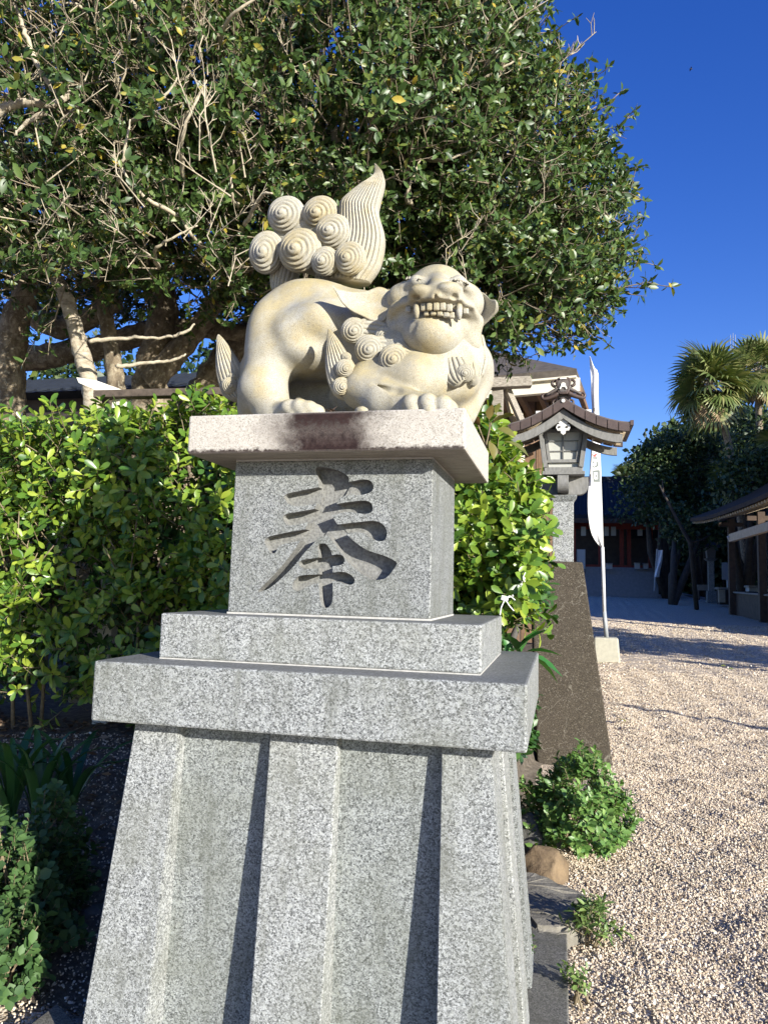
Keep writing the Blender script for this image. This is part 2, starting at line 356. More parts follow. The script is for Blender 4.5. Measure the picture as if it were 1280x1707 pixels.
    c = k.mix(k.ramp(k.noise(3.2, 5, .7), [(.55, 0), (.72, .35)]), c, (.33, .26, .19)); c = k.mix(k.ramp(k.noise(22, 4, .7), [(.48, 0), (.66, .55)]), c, (.30, .235, .165)); c = k.mix(k.ramp(k.noise(38, 3, .7), [(.5, 0), (.7, .5)]), c, (.80, .72, .60)); k.col(c)
    h = k.math('ADD', k.math('MULTIPLY', k.math('SUBTRACT', 1., v.outputs['Distance']), 1.), k.math('MULTIPLY', k.noise(16, 6, .7), 1.6))
    k.bump(h, .9, .02); m['gravel'] = k.m
    k = N('soil', .95, .15); c = k.ramp(k.noise(16, 8, .7), [(.3, (.075, .06, .046)), (.55, (.16, .135, .105)), (.75, (.27, .23, .18))])
    k.col(c); k.bump(k.noise(40, 7, .75), .9, .03); m['soil'] = k.m
build_mats()

# ------------------------------------------------------------------ ground
def gz(x, y):                                   # level gravel, rising gently to the far hall
    d = (np.asarray(x)-CAM[0])*FW[0] + (np.asarray(y)-CAM[1])*FW[1]
    return np.clip(d-17, 0, 36)**1.0*.036
def bedz(x, y):
    x = np.asarray(x, float); y = np.asarray(y, float)
    t = np.clip((y-.15)/1.6, 0, 1); t = t*t*(3-2*t)
    edge = np.clip((.34+.04*np.sin(y*3)+np.clip(y-1.5, 0, 10)*.08-x)/.16, 0, 1); edge = edge*edge*(3-2*edge)
    return .012+t*.50*edge + .02*np.sin(x*5+y*3)*t*edge
def grid_mesh(name, xs, ys, zf):
    X, Y = np.meshgrid(xs, ys, indexing='ij'); Z = zf(X, Y); V = np.stack([X, Y, Z], -1).reshape(-1, 3)
    n, m_ = len(xs), len(ys); i = np.arange(n*m_).reshape(n, m_)
    F = np.stack([i[:-1, :-1], i[1:, :-1], i[1:, 1:], i[:-1, 1:]], -1).reshape(-1, 4)
    return mesh_np(name, V, F)
_wr = np.random.default_rng(5); _WV = [(2*math.pi/l, a, p) for l, a, p in zip(_wr.uniform(.15, .6, 16), _wr.uniform(0, 6.28, 16), _wr.uniform(0, 6.28, 16))]
def wav(x, y):
    x = np.asarray(x, float); y = np.asarray(y, float); z = .006*np.sin(x*2.1+y*1.3)
    for k_, a, p in _WV: z = z+.0045*(2*math.pi/k_/.6)*np.sin(k_*(x*math.cos(a)+y*math.sin(a))+p)
    return z*1.0
xs = np.unique(np.concatenate([np.linspace(-1500, -60, 8), np.linspace(-60, -6, 20), np.linspace(-6, .4, 30), np.linspace(.4, 5, 75), np.linspace(5, 8, 16), np.linspace(8, 80, 28), np.linspace(80, 1500, 8)]))
ys = np.unique(np.concatenate([np.linspace(-1500, -30, 6), np.linspace(-30, -4, 12), np.linspace(-4, -1.5, 12), np.linspace(-1.5, 9, 150), np.linspace(9, 12, 16), np.linspace(12, 90, 40), np.linspace(90, 2500, 8)]))
g = put('ground', grid_mesh('ground', xs, ys, lambda x, y: gz(x, y)+wav(x, y)-.012), MAT['gravel'], smooth=True); g['kind'] = 'structure'
bed = put('planting_bed', grid_mesh('planting_bed', np.concatenate([np.linspace(-14, -3.2, 16), np.linspace(-3, 2.6, 90)]), np.concatenate([np.linspace(-.2, 3.2, 60), np.linspace(3.4, 11, 24)]), lambda x, y: bedz(x, y)-.09*np.clip((np.asarray(x)-.36-np.clip(np.asarray(y)-1.5, 0, 10)*.08)/.15, 0, 1)), MAT['soil'], smooth=True); bed['kind'] = 'structure'

# gravel stones near the camera: points carrying one instanced pebble
def pebbles():
    P = []
    n = 640000
    x = rng.uniform(.55, 7.2, n); y = -1.2+13.5*rng.random(n)**1.45
    d = (x-CAM[0])*FW[0]+(y-CAM[1])*FW[1]; rr = (x-CAM[0])*RT[0]+(y-CAM[1])*RT[1]
    keep = (rng.random(n) < np.clip(1.35-d/13, .22, 1)) & (rr < d*.62+1.1) & (rr > -d*.62-.3) & (x > .60+np.clip(y-1.4, 0, 3.2)*.14+.06*np.sin(y*4)*(y > 1)*(y < 4.5))
    keep &= ~((x < .775) & (y < .85))
    x, y = x[keep], y[keep]
    # coarser stones farther out, up to the far shade
    m2 = 130000; xf = rng.uniform(1.0, 14, m2); yf = 10.5+16*rng.random(m2)**1.2; d2 = (xf-CAM[0])*FW[0]+(yf-CAM[1])*FW[1]; r2 = (xf-CAM[0])*RT[0]+(yf-CAM[1])*RT[1]
    k2 = (r2 < d2*.57+.3) & (r2 > d2*.22); x = np.concatenate([x, xf[k2]]); y = np.concatenate([y, yf[k2]])
    # left, soil and sand in front of the bed
    m = 9000; x2 = rng.uniform(-2.6, -.62, m); y2 = rng.uniform(-.6, 1.6, m)
    x = np.concatenate([x, x2]); y = np.concatenate([y, y2])
    z = np.where(x > .5, gz(x, y)+wav(x, y)-.010, np.maximum(bedz(x, y), 0)+.0)
    dd = (x-CAM[0])*FW[0]+(y-CAM[1])*FW[1]; sz = np.where(rng.random(len(x)) < .05, rng.uniform(1.4, 2.2, len(x)), 1.)*np.clip(.75+dd/11, 1, 3.2)
    V = np.stack([x, y, z+rng.uniform(-.002, .004, len(x))], 1)
    me = bpy.data.meshes.new('gravel_stones'); me.vertices.add(len(V)); me.vertices.foreach_set('co', V.astype(np.float32).ravel()); me.attributes.new('size', 'FLOAT', 'POINT').data.foreach_set('value', sz.astype(np.float32)); me.update()
    o = bpy.data.objects.new('gravel_stones', me); COL.objects.link(o); o['kind'] = 'stuff'
    bm = bmesh.new(); bmesh.ops.create_icosphere(bm, subdivisions=1, radius=.5)
    for v in bm.verts:
        nn = mnoise.noise(v.co*2.3); v.co *= 1+.5*nn; v.co.z *= .75
    pm = bpy.data.meshes.new('pebble'); bm.to_mesh(pm); bm.free(); pm.materials.append(MAT['pebble'])
    ng = bpy.data.node_groups.new('gravel_scatter', 'GeometryNodeTree')
    ng.interface.new_socket('Geometry', in_out='INPUT', socket_type='NodeSocketGeometry'); ng.interface.new_socket('Geometry', in_out='OUTPUT', socket_type='NodeSocketGeometry')
    gi = ng.nodes.new('NodeGroupInput'); go = ng.nodes.new('NodeGroupOutput')
    # the pebble itself is built inside the node tree so no helper object is needed
    ico = ng.nodes.new('GeometryNodeMeshIcoSphere'); ico.inputs['Radius'].default_value = .5; ico.inputs['Subdivisions'].default_value = 1
    sp = ng.nodes.new('GeometryNodeSetPosition'); no = ng.nodes.new('ShaderNodeTexNoise'); no.inputs['Scale'].default_value = 1.7
    vm = ng.nodes.new('ShaderNodeVectorMath'); vm.operation = 'SUBTRACT'; vm.inputs[1].default_value = (.5, .5, .5)
    vs = ng.nodes.new('ShaderNodeVectorMath'); vs.operation = 'SCALE'; vs.inputs['Scale'].default_value = .9
    sm = ng.nodes.new('GeometryNodeSetMaterial'); sm.inputs['Material'].default_value = MAT['pebble']
    ip = ng.nodes.new('GeometryNodeInstanceOnPoints')
    rv = ng.nodes.new('FunctionNodeRandomValue'); rv.data_type = 'FLOAT_VECTOR'; rv.inputs[0].default_value = (0, 0, 0); rv.inputs[1].default_value = (6.28, 6.28, 6.28)
    sv = ng.nodes.new('FunctionNodeRandomValue'); sv.data_type = 'FLOAT_VECTOR'; sv.inputs[0].default_value = (.0045, .004, .0035); sv.inputs[1].default_value = (.0145, .0115, .0085); sv.inputs['Seed'].default_value = 3
    k = ng.links.new
    k(ico.outputs['Mesh'], sp.inputs['Geometry']); k(no.outputs['Color'], vm.inputs[0]); k(vm.outputs[0], vs.inputs[0]); k(vs.outputs[0], sp.inputs['Offset'])
    k(sp.outputs[0], sm.inputs['Geometry']); k(gi.outputs[0], ip.inputs['Points']); k(sm.outputs[0], ip.inputs['Instance'])
    k(rv.outputs[0], ip.inputs['Rotation']); na = ng.nodes.new('GeometryNodeInputNamedAttribute'); na.data_type = 'FLOAT'; na.inputs['Name'].default_value = 'size'; vz = ng.nodes.new('ShaderNodeVectorMath'); vz.operation = 'SCALE'; k(sv.outputs[0], vz.inputs[0]); k(na.outputs['Attribute'], vz.inputs['Scale']); k(vz.outputs[0], ip.inputs['Scale']); k(ip.outputs[0], go.inputs[0])
    md = o.modifiers.new('scatter', 'NODES'); md.node_group = ng
    bpy.data.meshes.remove(pm)
pebbles()

# ------------------------------------------------------------------ pedestal
ped = thing('stone_pedestal', 'grey speckled granite pedestal with one large carved character, under the lion-dog', 'pedestal', (0, 0, .05))
ZT = dict(cap1=2.008, cap0=1.880, die0=1.3616, s31=1.2168, s30=1.037, base=.05)
MB().box(-.456, .456, -.371, .371, ZT['cap0'], ZT['cap1']).put('cap_slab', MAT['cap'], ped, bevel=.007)
def moved_tex(o): return o
# inscribed block with carved character
mb = MB(); zt, zb = ZT['cap0']-.006, ZT['die0']+.006
mb.hexa([(-.3407, -.2552, zb), (.3407, -.2552, zb), (.3407, .2552, zb), (-.3407, .2552, zb), (-.3397, -.2481, zt), (.3397, -.2481, zt), (.3397, .2481, zt), (-.3397, .2481, zt)])
die = mb.put('inscribed_block', [MAT['granite_die'], MAT['carved']], ped, bevel=.004)
STROKES = [
 [(250, 268), (400, 235), (545, 208), (790, 165), (870, 148), (940, 140), (985, 162), (1003, 210), (975, 255), (860, 278), (815, 262), (700, 300), (520, 345), (350, 372), (285, 335)],
 [(250, 430), (400, 405), (520, 385), (660, 350), (860, 318), (940, 315), (985, 340), (994, 395), (965, 427), (860, 422), (800, 405), (650, 440), (480, 492), (295, 530), (262, 490)],
 [(85, 625), (250, 585), (440, 552), (720, 510), (900, 490), (1010, 478), (1085, 515), (1110, 570), (1100, 640), (1050, 655), (985, 635), (930, 590), (870, 572), (600, 605), (400, 645), (215, 682), (203, 740), (165, 758), (135, 725)],
 [(515, 60), (540, 38), (620, 42), (720, 72), (800, 122), (795, 170), (760, 215), (720, 298), (655, 410), (592, 560), (520, 655), (430, 745), (350, 852), (245, 955), (140, 1045), (60, 1070), (42, 1060), (180, 930), (290, 800), (400, 650), (450, 520), (500, 420), (550, 300), (545, 130)],
 [(600, 470), (650, 425), (695, 510), (785, 605), (860, 670), (950, 730), (1080, 765), (1195, 822), (1185, 850), (1110, 952), (1050, 968), (985, 972), (900, 920), (800, 842), (720, 735), (640, 622), (585, 545)],
 [(530, 695), (560, 668), (605, 668), (640, 710), (662, 765), (662, 1000), (665, 1130), (645, 1185), (600, 1205), (565, 1172), (548, 1050), (548, 850), (545, 730)],
 [(395, 805), (545, 785), (670, 762), (715, 757), (752, 772), (762, 810), (745, 845), (660, 857), (560, 872), (430, 882), (378, 850)],
 [(330, 1015), (350, 965), (388, 928), (540, 925), (680, 905), (750, 900), (815, 925), (850, 970), (825, 1012), (760, 1002), (680, 972), (560, 990), (440, 1022), (400, 1062), (345, 1062)],
]
def chaikin(P, it=2):
    P = np.array(P, float)
    for _ in range(it):
        Q = np.roll(P, -1, 0); P = np.stack([.75*P+.25*Q, .25*P+.75*Q], 1).reshape(-1, P.shape[1])
    return P
fn = np.array([0, -(zt-zb), -.0071]); fn = np.array([0., -1., .0137]); fp = np.array([0, -.2552, zb])
bm = bmesh.new(); bm.from_mesh(die.data); bm.to_mesh(die.data); bm.free()
cutters = []
for i, st in enumerate(STROKES):
    pts = [hit(420+x/4.923, 770+y/4.923, fp, fn)-ORG[die.name] for x, y in chaikin(st, 2)]
    c = MB(); dep = .043+.0013*((i*5) % 8); c.mi = 0
    c.prism([p+np.array([0, -.02, 0]) for p in pts], (0, .02+dep, 0))
    me = c.mesh('cut'); bmx = bmesh.new(); bmx.from_mesh(me); bmesh.ops.recalc_face_normals(bmx, faces=bmx.faces); bmx.to_mesh(me); bmx.free()
    co = bpy.data.objects.new('cut', me); COL.objects.link(co); co.location = ped.location
    me.materials.append(MAT['carved'])
    md = die.modifiers.new('cut%d' % i, 'BOOLEAN'); md.operation = 'DIFFERENCE'; md.solver = 'EXACT'; md.object = co; md.material_mode = 'TRANSFER'
    cutters.append(co)
bpy.context.view_layer.update()
dg = bpy.context.evaluated_depsgraph_get()
nm = bpy.data.meshes.new_from_object(die.evaluated_get(dg)); die.modifiers.clear(); die.data = nm
for c in cutters: bpy.data.objects.remove(c)
MB().box(-.5132, .5132, -.3805, .3805, ZT['s31']+.004, ZT['die0']).put('ledge_slab', MAT['granite'], ped, bevel=.006)
MB().box(-.65, .65, -.5197, .5197, ZT['s30'], ZT['s31']).put('table_slab', MAT['granite'], ped, bevel=.007)
for (hx, hy, z0, z1) in ((.338, .2465, zt, ZT['cap0']), (.3425, .257, ZT['die0'], zb), (.511, .3785, ZT['s31'], ZT['s31']+.004)):
    MB().box(-hx, hx, -hy, hy, z0, z1).put('mortar_joint', MAT['mortar'], ped)
# flared base: recessed core and projecting ribs
ZB, ZS = .05, ZT['s30']
def flare(a, b, z): return b+(a-b)*(z-ZB)/(ZS-ZB)
core = MB(); tx, ty, bx_, by_ = .5527-.034, .4343-.035, .639-.112, .51-.114
core.hexa([(-bx_, -by_, ZB), (bx_, -by_, ZB), (bx_, by_, ZB), (-bx_, by_, ZB), (-tx, -ty, ZS), (tx, -ty, ZS), (tx, ty, ZS), (-tx, ty, ZS)])
core.put('recessed_panel', MAT['granite_panel'], ped)
TX, TY, BX, BY = .549, .4343, .639, .51
def rib_front(t0, t1, b0, b1, sgn):
    m = MB(); Y0t, Y0b, Y1t, Y1b = TY, BY, .30, .32
    P = [(b0, -Y0b, ZB), (b1, -Y0b, ZB), (b1, -Y1b, ZB), (b0, -Y1b, ZB), (t0, -Y0t, ZS), (t1, -Y0t, ZS), (t1, -Y1t, ZS), (t0, -Y1t, ZS)]
    if sgn > 0: P = [(-x, -y, z) for x, y, z in P]
    m.hexa(P); m.put('rib', MAT['granite'], ped, bevel=.004)
pn = np.array([0, -(ZS-ZB), -(TY-BY)]); pn = np.cross([1., 0, 0], [0, -TY+BY, ZS-ZB]); pn /= np.linalg.norm(pn); pp = np.array([0, -TY, ZS])
def edge_x(p1, p2):
    a, b = hit(*p1, pp, pn), hit(*p2, pp, pn); f = lambda z: a[0]+(b[0]-a[0])*(z-a[2])/(b[2]-a[2]); return f(ZS), f(ZB)
eM0 = edge_x((449, 1244), (415, 1707)); eM1 = edge_x((562, 1253), (535, 1707)); eL1 = edge_x((298, 1238), (243, 1707)); eR0 = edge_x((734.6, 1268), (726, 1707))
for sg in (-1, 1):
    rib_front(eM0[0], eM1[0], eM0[1], eM1[1], sg)
# corner ribs wrap both faces: one L-shaped block each
def corner_rib(sx, sy, wt, wb, dt, db):
    m = MB()
    P = [(BX-wb, BY-db, ZB), (BX, BY-db, ZB), (BX, BY, ZB), (BX-wb, BY, ZB), (TX-wt, TY-dt, ZS), (TX, TY-dt, ZS), (TX, TY, ZS), (TX-wt, TY, ZS)]
    P = [(sx*x, sy*y, z) for x, y, z in P]; m.hexa(P)
    me = m.mesh(); b = bmesh.new(); b.from_mesh(me); bmesh.ops.recalc_face_normals(b, faces=b.faces)
    bmesh.ops.bevel(b, geom=list(b.edges), offset=.004, segments=2, affect='EDGES'); b.to_mesh(me); b.free()
    put('rib', me, MAT['granite'], ped)
for sx in (-1, 1):
    for sy in (-1, 1):
        wt = TX+eL1[0] if sx < 0 else TX-eR0[0]; wb = BX+eL1[1] if sx < 0 else BX-eR0[1]
        corner_rib(sx, sy, wt, wb, .20, .22)
for sx in (-1, 1):
    m = MB(); P = [(.33, -.10, ZB), (BX, -.10, ZB), (BX, .10, ZB), (.33, .10, ZB), (.33, -.09, ZS), (TX, -.09, ZS), (TX, .09, ZS), (.33, .09, ZS)]
    if sx < 0: P = [(-x, -y, z) for x, y, z in P]
    m.hexa(P).put('rib', MAT['granite'], ped, bevel=.004)
# ground-level stones under it
o = MB().box(-.70, .765, -1.2, .838, -.1, .048).put('plinth_stone', MAT['granite_worn'], bevel=.006, base=(0, 0, 0)); tag(o, 'flat dark grey plinth stone flush with the gravel under the pedestal', 'stone')
o = MB().prism([(-.898, -.24, -.05), (-.735, -.34, -.05), (-.735, -.9, -.05), (-.925, -.9, -.05)], (0, 0, .10)).put('kerb_stone', MAT['granite_worn'], bevel=.005, base=(-.82, -.5, 0)); tag(o, 'grey stone corner poking out left of the pedestal foot', 'stone')

# ------------------------------------------------------------------ guardian lion-dog (distance field -> surface nets)
def smin(a, b, k):
    h = np.clip(.5+.5*(b-a)/k, 0, 1); return b*(1-h)+a*h-k*h*(1-h)
class Field:
    def __init__(s, lo, hi, h):
        s.lo = np.array(lo, float); s.h = h; s.n = np.ceil((np.array(hi)-s.lo)/h).astype(int)+1
        s.D = np.full(s.n, 1., np.float32)
    def sl(s, lo, hi):
        a = np.clip(np.floor((lo-s.lo)/s.h).astype(int), 0, s.n-1); b = np.clip(np.ceil((hi-s.lo)/s.h).astype(int)+1, 1, s.n)
        g_ = [s.lo[i]+s.h*np.arange(a[i], b[i]) for i in range(3)]
        return tuple(slice(a[i], b[i]) for i in range(3)), np.stack(np.meshgrid(*g_, indexing='ij'), -1)
    def op(s, d, sl, k, cut):
        D = s.D[sl]; s.D[sl] = -smin(-D, d, k) if cut else smin(D, d, k)
    def ell(s, c, r, k=.03, R=None, cut=False):
        c = np.array(c, float); r = np.array(r, float); m = r.max()+k+.03
        sl, X = s.sl(c-m, c+m); p = X-c
        if R is not None: p = p @ R
        k0 = np.linalg.norm(p/r, axis=-1); k1 = np.linalg.norm(p/(r*r), axis=-1)+1e-9
        s.op((k0*(k0-1)/k1).astype(np.float32), sl, k, cut)
    def cap(s, a, b, ra, rb=None, k=.03, cut=False):
        rb = ra if rb is None else rb; a = np.array(a, float); b = np.array(b, float); m = max(ra, rb)+k+.03
        sl, X = s.sl(np.minimum(a, b)-m, np.maximum(a, b)+m); ab = b-a
        t = np.clip(((X-a) @ ab)/(ab@ab), 0, 1); d = np.linalg.norm(X-a-t[..., None]*ab, axis=-1)-(ra+(rb-ra)*t)
        s.op(d.astype(np.float32), sl, k, cut)
    def path(s, P, R_, k=.03, cut=False):
        for i in range(len(P)-1): s.cap(P[i], P[i+1], R_[i], R_[i+1], k, cut)
    def mesh(s, name):
        D = s.D; S_ = D < 0; n = np.array(D.shape)-1
        cnt = np.zeros(n, np.int8)
        cs = [(i, j, l) for i in (0, 1) for j in (0, 1) for l in (0, 1)]
        sub = lambda A, o: A[o[0]:o[0]+n[0], o[1]:o[1]+n[1], o[2]:o[2]+n[2]]
        for o in cs: cnt += sub(S_, o)
        act = (cnt > 0) & (cnt < 8); idx = np.argwhere(act); ids = np.full(n, -1, np.int32); ids[act] = np.arange(len(idx))
        acc = np.zeros((len(idx), 3)); num = np.zeros(len(idx))
        for o in cs:
            for ax in range(3):
                if o[ax]: continue
                q = list(o); q[ax] = 1
                a = D[tuple((idx+o).T)]; b = D[tuple((idx+q).T)]; m = (a < 0) != (b < 0)
                t = np.where(m, a/np.where(m, a-b, 1), 0); p = np.array(o)+0.0
                P_ = np.tile(p, (len(idx), 1)); P_[:, ax] += t; acc += P_*m[:, None]; num += m
        V = s.lo+s.h*(idx+acc/num[:, None])
        Fs = []
        for ax in range(3):
            u, v = (ax+1) % 3, (ax+2) % 3
            a = np.take(S_, range(0, D.shape[ax]-1), ax); b = np.take(S_, range(1, D.shape[ax]), ax)
            e = np.argwhere(a != b); ok = (e[:, u] > 0) & (e[:, v] > 0) & (e[:, u] < n[u]) & (e[:, v] < n[v]); e = e[ok]
            ins = S_[tuple(e.T)]
            def cid(du, dv):
                q = e.copy(); q[:, u] -= du; q[:, v] -= dv; return ids[tuple(q.T)]
            Q = np.stack([cid(1, 1), cid(0, 1), cid(0, 0), cid(1, 0)], 1)
            Q[~ins] = Q[~ins][:, ::-1]; Fs.append(Q)
        return mesh_np(name, V, np.concatenate(Fs))

PX = .00220
def p3(t): return at(*t)
lion = thing('guardian_lion_statue', 'cream carved stone lion-dog with curled tail, crouching on the pedestal', 'statue', (0, 0, 2.008))
ST = MAT['statue']
# --- body
B = Field((-.46, -.40, 1.985), (.60, .36, 2.60), .0045)
B.path([p3((500, 556, .07)), p3((580, 562, .07)), p3((660, 565, .04))], [.178, .165, .165], .05)
B.ell(p3((455, 572, -.02)), (.095, .13, .165), .05)
B.ell(p3((520, 520, .05)), (.15, .14, .115), .06)
B.ell(p3((503, 572, -.02)), (.118, .16, .118), .045)
B.ell(p3((545, 552, -.01)), (.12, .175, .10), .05)
B.ell(p3((515, 600, -.02)), (.10, .145, .055), .04)
B.path([p3((452, 600, -.07)), p3((438, 650, -.10)), p3((462, 690, -.13))], [.085, .078, .06], .05)
B.path([p3((425, 620, .0)), p3((425, 680, -.03))], [.06, .065], .05)
B.path([p3((450, 694, -.13)), p3((508, 694, -.20))], [.045, .036], .04)
for x, y, Y, r in ((482, 680, -.215, .027), (500, 679, -.225, .027), (516, 682, -.225, .026), (530, 687, -.215, .022)): B.path([p3((x-14, y+2, Y+.03)), p3((x, y, Y)), p3((x+6, y+9, Y-.012))], [r*.9, r, r*.7], .012)
B.path([p3((470, 610, .20)), p3((470, 660, .2)), p3((520, 690, .16))], [.09, .07, .045], .04)       # far hind leg
# chest, neck, fore legs
B.ell(p3((695, 603, -.03)), (.235, .19, .135), .05)
B.ell(p3((690, 650, -.05)), (.195, .19, .105), .05)
B.ell(p3((758, 612, -.02)), (.135, .17, .105), .04)
B.path([p3((690, 600, .02)), p3((712, 530, 0))], [.16, .13], .05)
B.path([p3((660, 545, .03)), p3((615, 560, -.02))], [.12, .09], .05)
B.path([p3((612, 634, -.18)), p3((690, 634, -.19)), p3((765, 640, -.12))], [.062, .064, .06], .06)         # upper arm
B.path([p3((604, 650, -.20)), p3((640, 668, -.24)), p3((700, 681, -.285))], [.070, .062, .052], .022)    # forearm
B.path([p3((690, 684, -.28)), p3((745, 684, -.30))], [.042, .036], .025)
for x, y, Y in ((686, 673, -.325), (713, 672, -.335), (738, 675, -.330)):
    B.path([p3((x-3, y-1, Y+.05)), p3((x, y, Y)), p3((x+2, y+12, Y-.014))], [.029, .030, .024], .008)
B.path([p3((790, 640, .02)), p3((770, 690, -.05))], [.06, .05], .04)
B.path([p3((625, 645, -.275)), p3((660, 652, -.30)), p3((706, 655, -.32))], [.005, .009, .004], .02, cut=True)  # fold of the bent arm
B.ell(p3((575, 463, .09)), (.125, .06, .035), .04)                                        # root of the tail
B.ell(p3((520, 655, .14)), (.20, .05, .13), .03)
B.ell(p3((600, 660, .06)), (.12, .08, .09), .03)
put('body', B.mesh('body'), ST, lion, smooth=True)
# --- head
H = Field((.04, -.46, 2.10), (.54, .16, 2.66), .0034)
H.ell(p3((727, 510, -.08)), (.145, .15, .115), .04)
H.ell(p3((730, 472, -.11)), (.080, .09, .055), .02)
H.path([p3((676, 478, -.19)), p3((694, 470, -.215)), p3((716, 474, -.225))], [.018, .020, .014], .012)
H.path([p3((744, 474, -.225)), p3((764, 470, -.21)), p3((783, 482, -.17))], [.014, .020, .017], .012)
H.ell(p3((667, 500, -.14)), (.045, .06, .05), .03)
H.ell(p3((786, 506, -.10)), (.042, .07, .055), .03)
H.path([p3((730, 470, -.20)), p3((728, 488, -.28))], [.030, .036], .015)
H.ell(p3((702, 491, -.285)), (.042, .055, .027), .010)
H.ell(p3((748, 488, -.285)), (.046, .055, .030), .010)
H.ell(p3((725, 492, -.285)), (.030, .035, .027), .014)
H.path([p3((649, 530, -.14)), p3((660, 516, -.20)), p3((678, 506, -.245)), p3((700, 500, -.285)), p3((728, 499, -.305)), p3((757, 501, -.285)), p3((779, 511, -.235)), p3((795, 532, -.15))], [.017, .021, .022, .022, .024, .023, .021, .016], .014)
H.ell(p3((722, 552, -.11)), (.155, .135, .09), .03)
H.ell(p3((721, 562, -.165)), (.102, .125, .083), .012)
H.path([p3((655, 538, -.17)), p3((664, 570, -.16)), p3((690, 598, -.14))], [.022, .026, .03], .02)
H.path([p3((794, 540, -.14)), p3((786, 572, -.13)), p3((760, 598, -.12))], [.022, .026, .03], .02)
H.path([p3((650, 534, -.20)), p3((664, 525, -.245)), p3((686, 517, -.29)), p3((728, 513, -.32)), p3((766, 517, -.29)), p3((785, 527, -.24)), p3((796, 540, -.18))], [.012, .022, .027, .027, .027, .022, .012], .008, cut=True)
H.path([p3((689, 540, -.285)), p3((680, 560, -.275)), p3((686, 585, -.25))], [.007, .010, .006], .014, cut=True)
H.path([p3((758, 544, -.27)), p3((767, 562, -.255)), p3((760, 584, -.24))], [.006, .008, .005], .014, cut=True)
for x, y, Y in ((703, 481, -.245), (759, 481, -.24)): H.ell(p3((x, y, Y)), (.034, .05, .013), .006, R=rotm((0, 1, 0), .35 if x < 730 else -.30), cut=True)
for x, y, Y in ((698, 484, -.222), (763, 484, -.218)): H.ell(p3((x, y, Y+.006)), (.018, .014, .010), .004)
H.path([p3((726, 494, -.325)), p3((727, 508, -.33))], [.005, .004], .008, cut=True)
for x in (694, 758): H.ell(p3((x, 495, -.31)), (.012, .012, .008), .008, cut=True)
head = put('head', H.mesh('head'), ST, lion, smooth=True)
# --- grooved locks and curls
def resample(P, n):
    P = np.array(P, float); d = np.r_[0, np.cumsum(np.linalg.norm(np.diff(P, axis=0), axis=1))]
    # Catmull-Rom through the points
    t = np.linspace(0, d[-1], n); out = []
    for tt in t:
        i = int(np.clip(np.searchsorted(d, tt)-1, 0, len(P)-2)); u = (tt-d[i])/(d[i+1]-d[i]+1e-12)
        p0, p1, p2, p3_ = P[max(i-1, 0)], P[i], P[i+1], P[min(i+2, len(P)-1)]
        out.append(.5*((2*p1)+(-p0+p2)*u+(2*p0-5*p1+4*p2-p3_)*u*u+(-p0+3*p1-3*p2+p3_)*u**3))
    return np.array(out)
def lock(name, Lp, Rp, Y0, Y1, thick, n, amp=.006, nv=70, nu=None, parent=lion, bow=None):
    """grooved flame between two outlines (photo pixels), root first; depth Y runs Y0 -> Y1"""
    nu = nu or max(12, n*7); L = resample(Lp, nv); Rr = resample(Rp, nv); V = []
    for i in range(nv):
        v = i/(nv-1); Y = Y0+(Y1-Y0)*v; a, b = at(*L[i], Y), at(*Rr[i], Y); w = np.linalg.norm(b-a)
        th = min(thick, w*.55+.002)
        for k in range(nu+1):
            u = -1+2*k/nu; p = (a+b)/2+(b-a)/2*u; e = math.sqrt(max(0, 1-u*u)); gr = abs(math.sin(math.pi*n*(u+1)/2))
            p = p+np.array([0, -(th*e**.8)+amp*(1-gr)**1.5*min(1, e*2.2)*min(1, w/.05) + (bow(u, v) if bow else 0), 0]); V.append(p)
        for k in range(1, nu):
            u = 1-2*k/nu; p = (a+b)/2+(b-a)/2*u; V.append(p+np.array([0, th*math.sqrt(max(0, 1-u*u))+(bow(u, v) if bow else 0), 0]))
    m = 2*nu; F = []
    for i in range(nv-1):
        for k in range(m): F.append((i*m+k, i*m+(k+1) % m, (i+1)*m+(k+1) % m, (i+1)*m+k))
    me = bpy.data.meshes.new(name); me.from_pydata([tuple(map(float, p)) for p in V], [], F+[tuple(range(m-1, -1, -1)), tuple(range((nv-1)*m, nv*m))])
    return put(name, me, ST, parent, smooth=True)
def curl(cx, cy, r, Y, parent, name='curl', ax=(-.34, .24), sq=1., turns=3.5, amp=.17, rz=None, stretch=None):
    c = at(cx, cy, Y); R_ = r*ppm(c)*1.13; vd = CAM-c; vd /= np.linalg.norm(vd); A = frame_z(vd+RT*ax[0]+UP*ax[1], 0); nt_, nf = 84, 72; V = []
    for i in range(nt_+1):
        th = i/nt_*math.pi*.93
        for k in range(nf):
            ph = 2*math.pi*k/nf; s = th*turns+ph/(2*math.pi)
            g_ = (1-abs(math.sin(math.pi*s)))**1.6*min(1, th/.25)*(1 if th < 2.0 else max(0, 1-(th-2.0)/.4))
            rr = R_*(1+.24*math.exp(-(th/.33)**2)-amp*g_)
            p = A @ np.array([rr*math.sin(th)*math.cos(ph), rr*math.sin(th)*math.sin(ph), rr*math.cos(th)])
            if stretch: p = p*np.array(stretch)
            V.append(c+p*np.array([1, sq, (rz or 1)]))
    F = []
    for i in range(nt_):
        for k in range(nf): F.append((i*nf+k, (i+1)*nf+k, (i+1)*nf+(k+1) % nf, i*nf+(k+1) % nf))
    me = bpy.data.meshes.new(name); me.from_pydata([tuple(map(float, p)) for p in V], [], F+[tuple(range(nf))])
    return put(name, me, ST, parent, smooth=True)
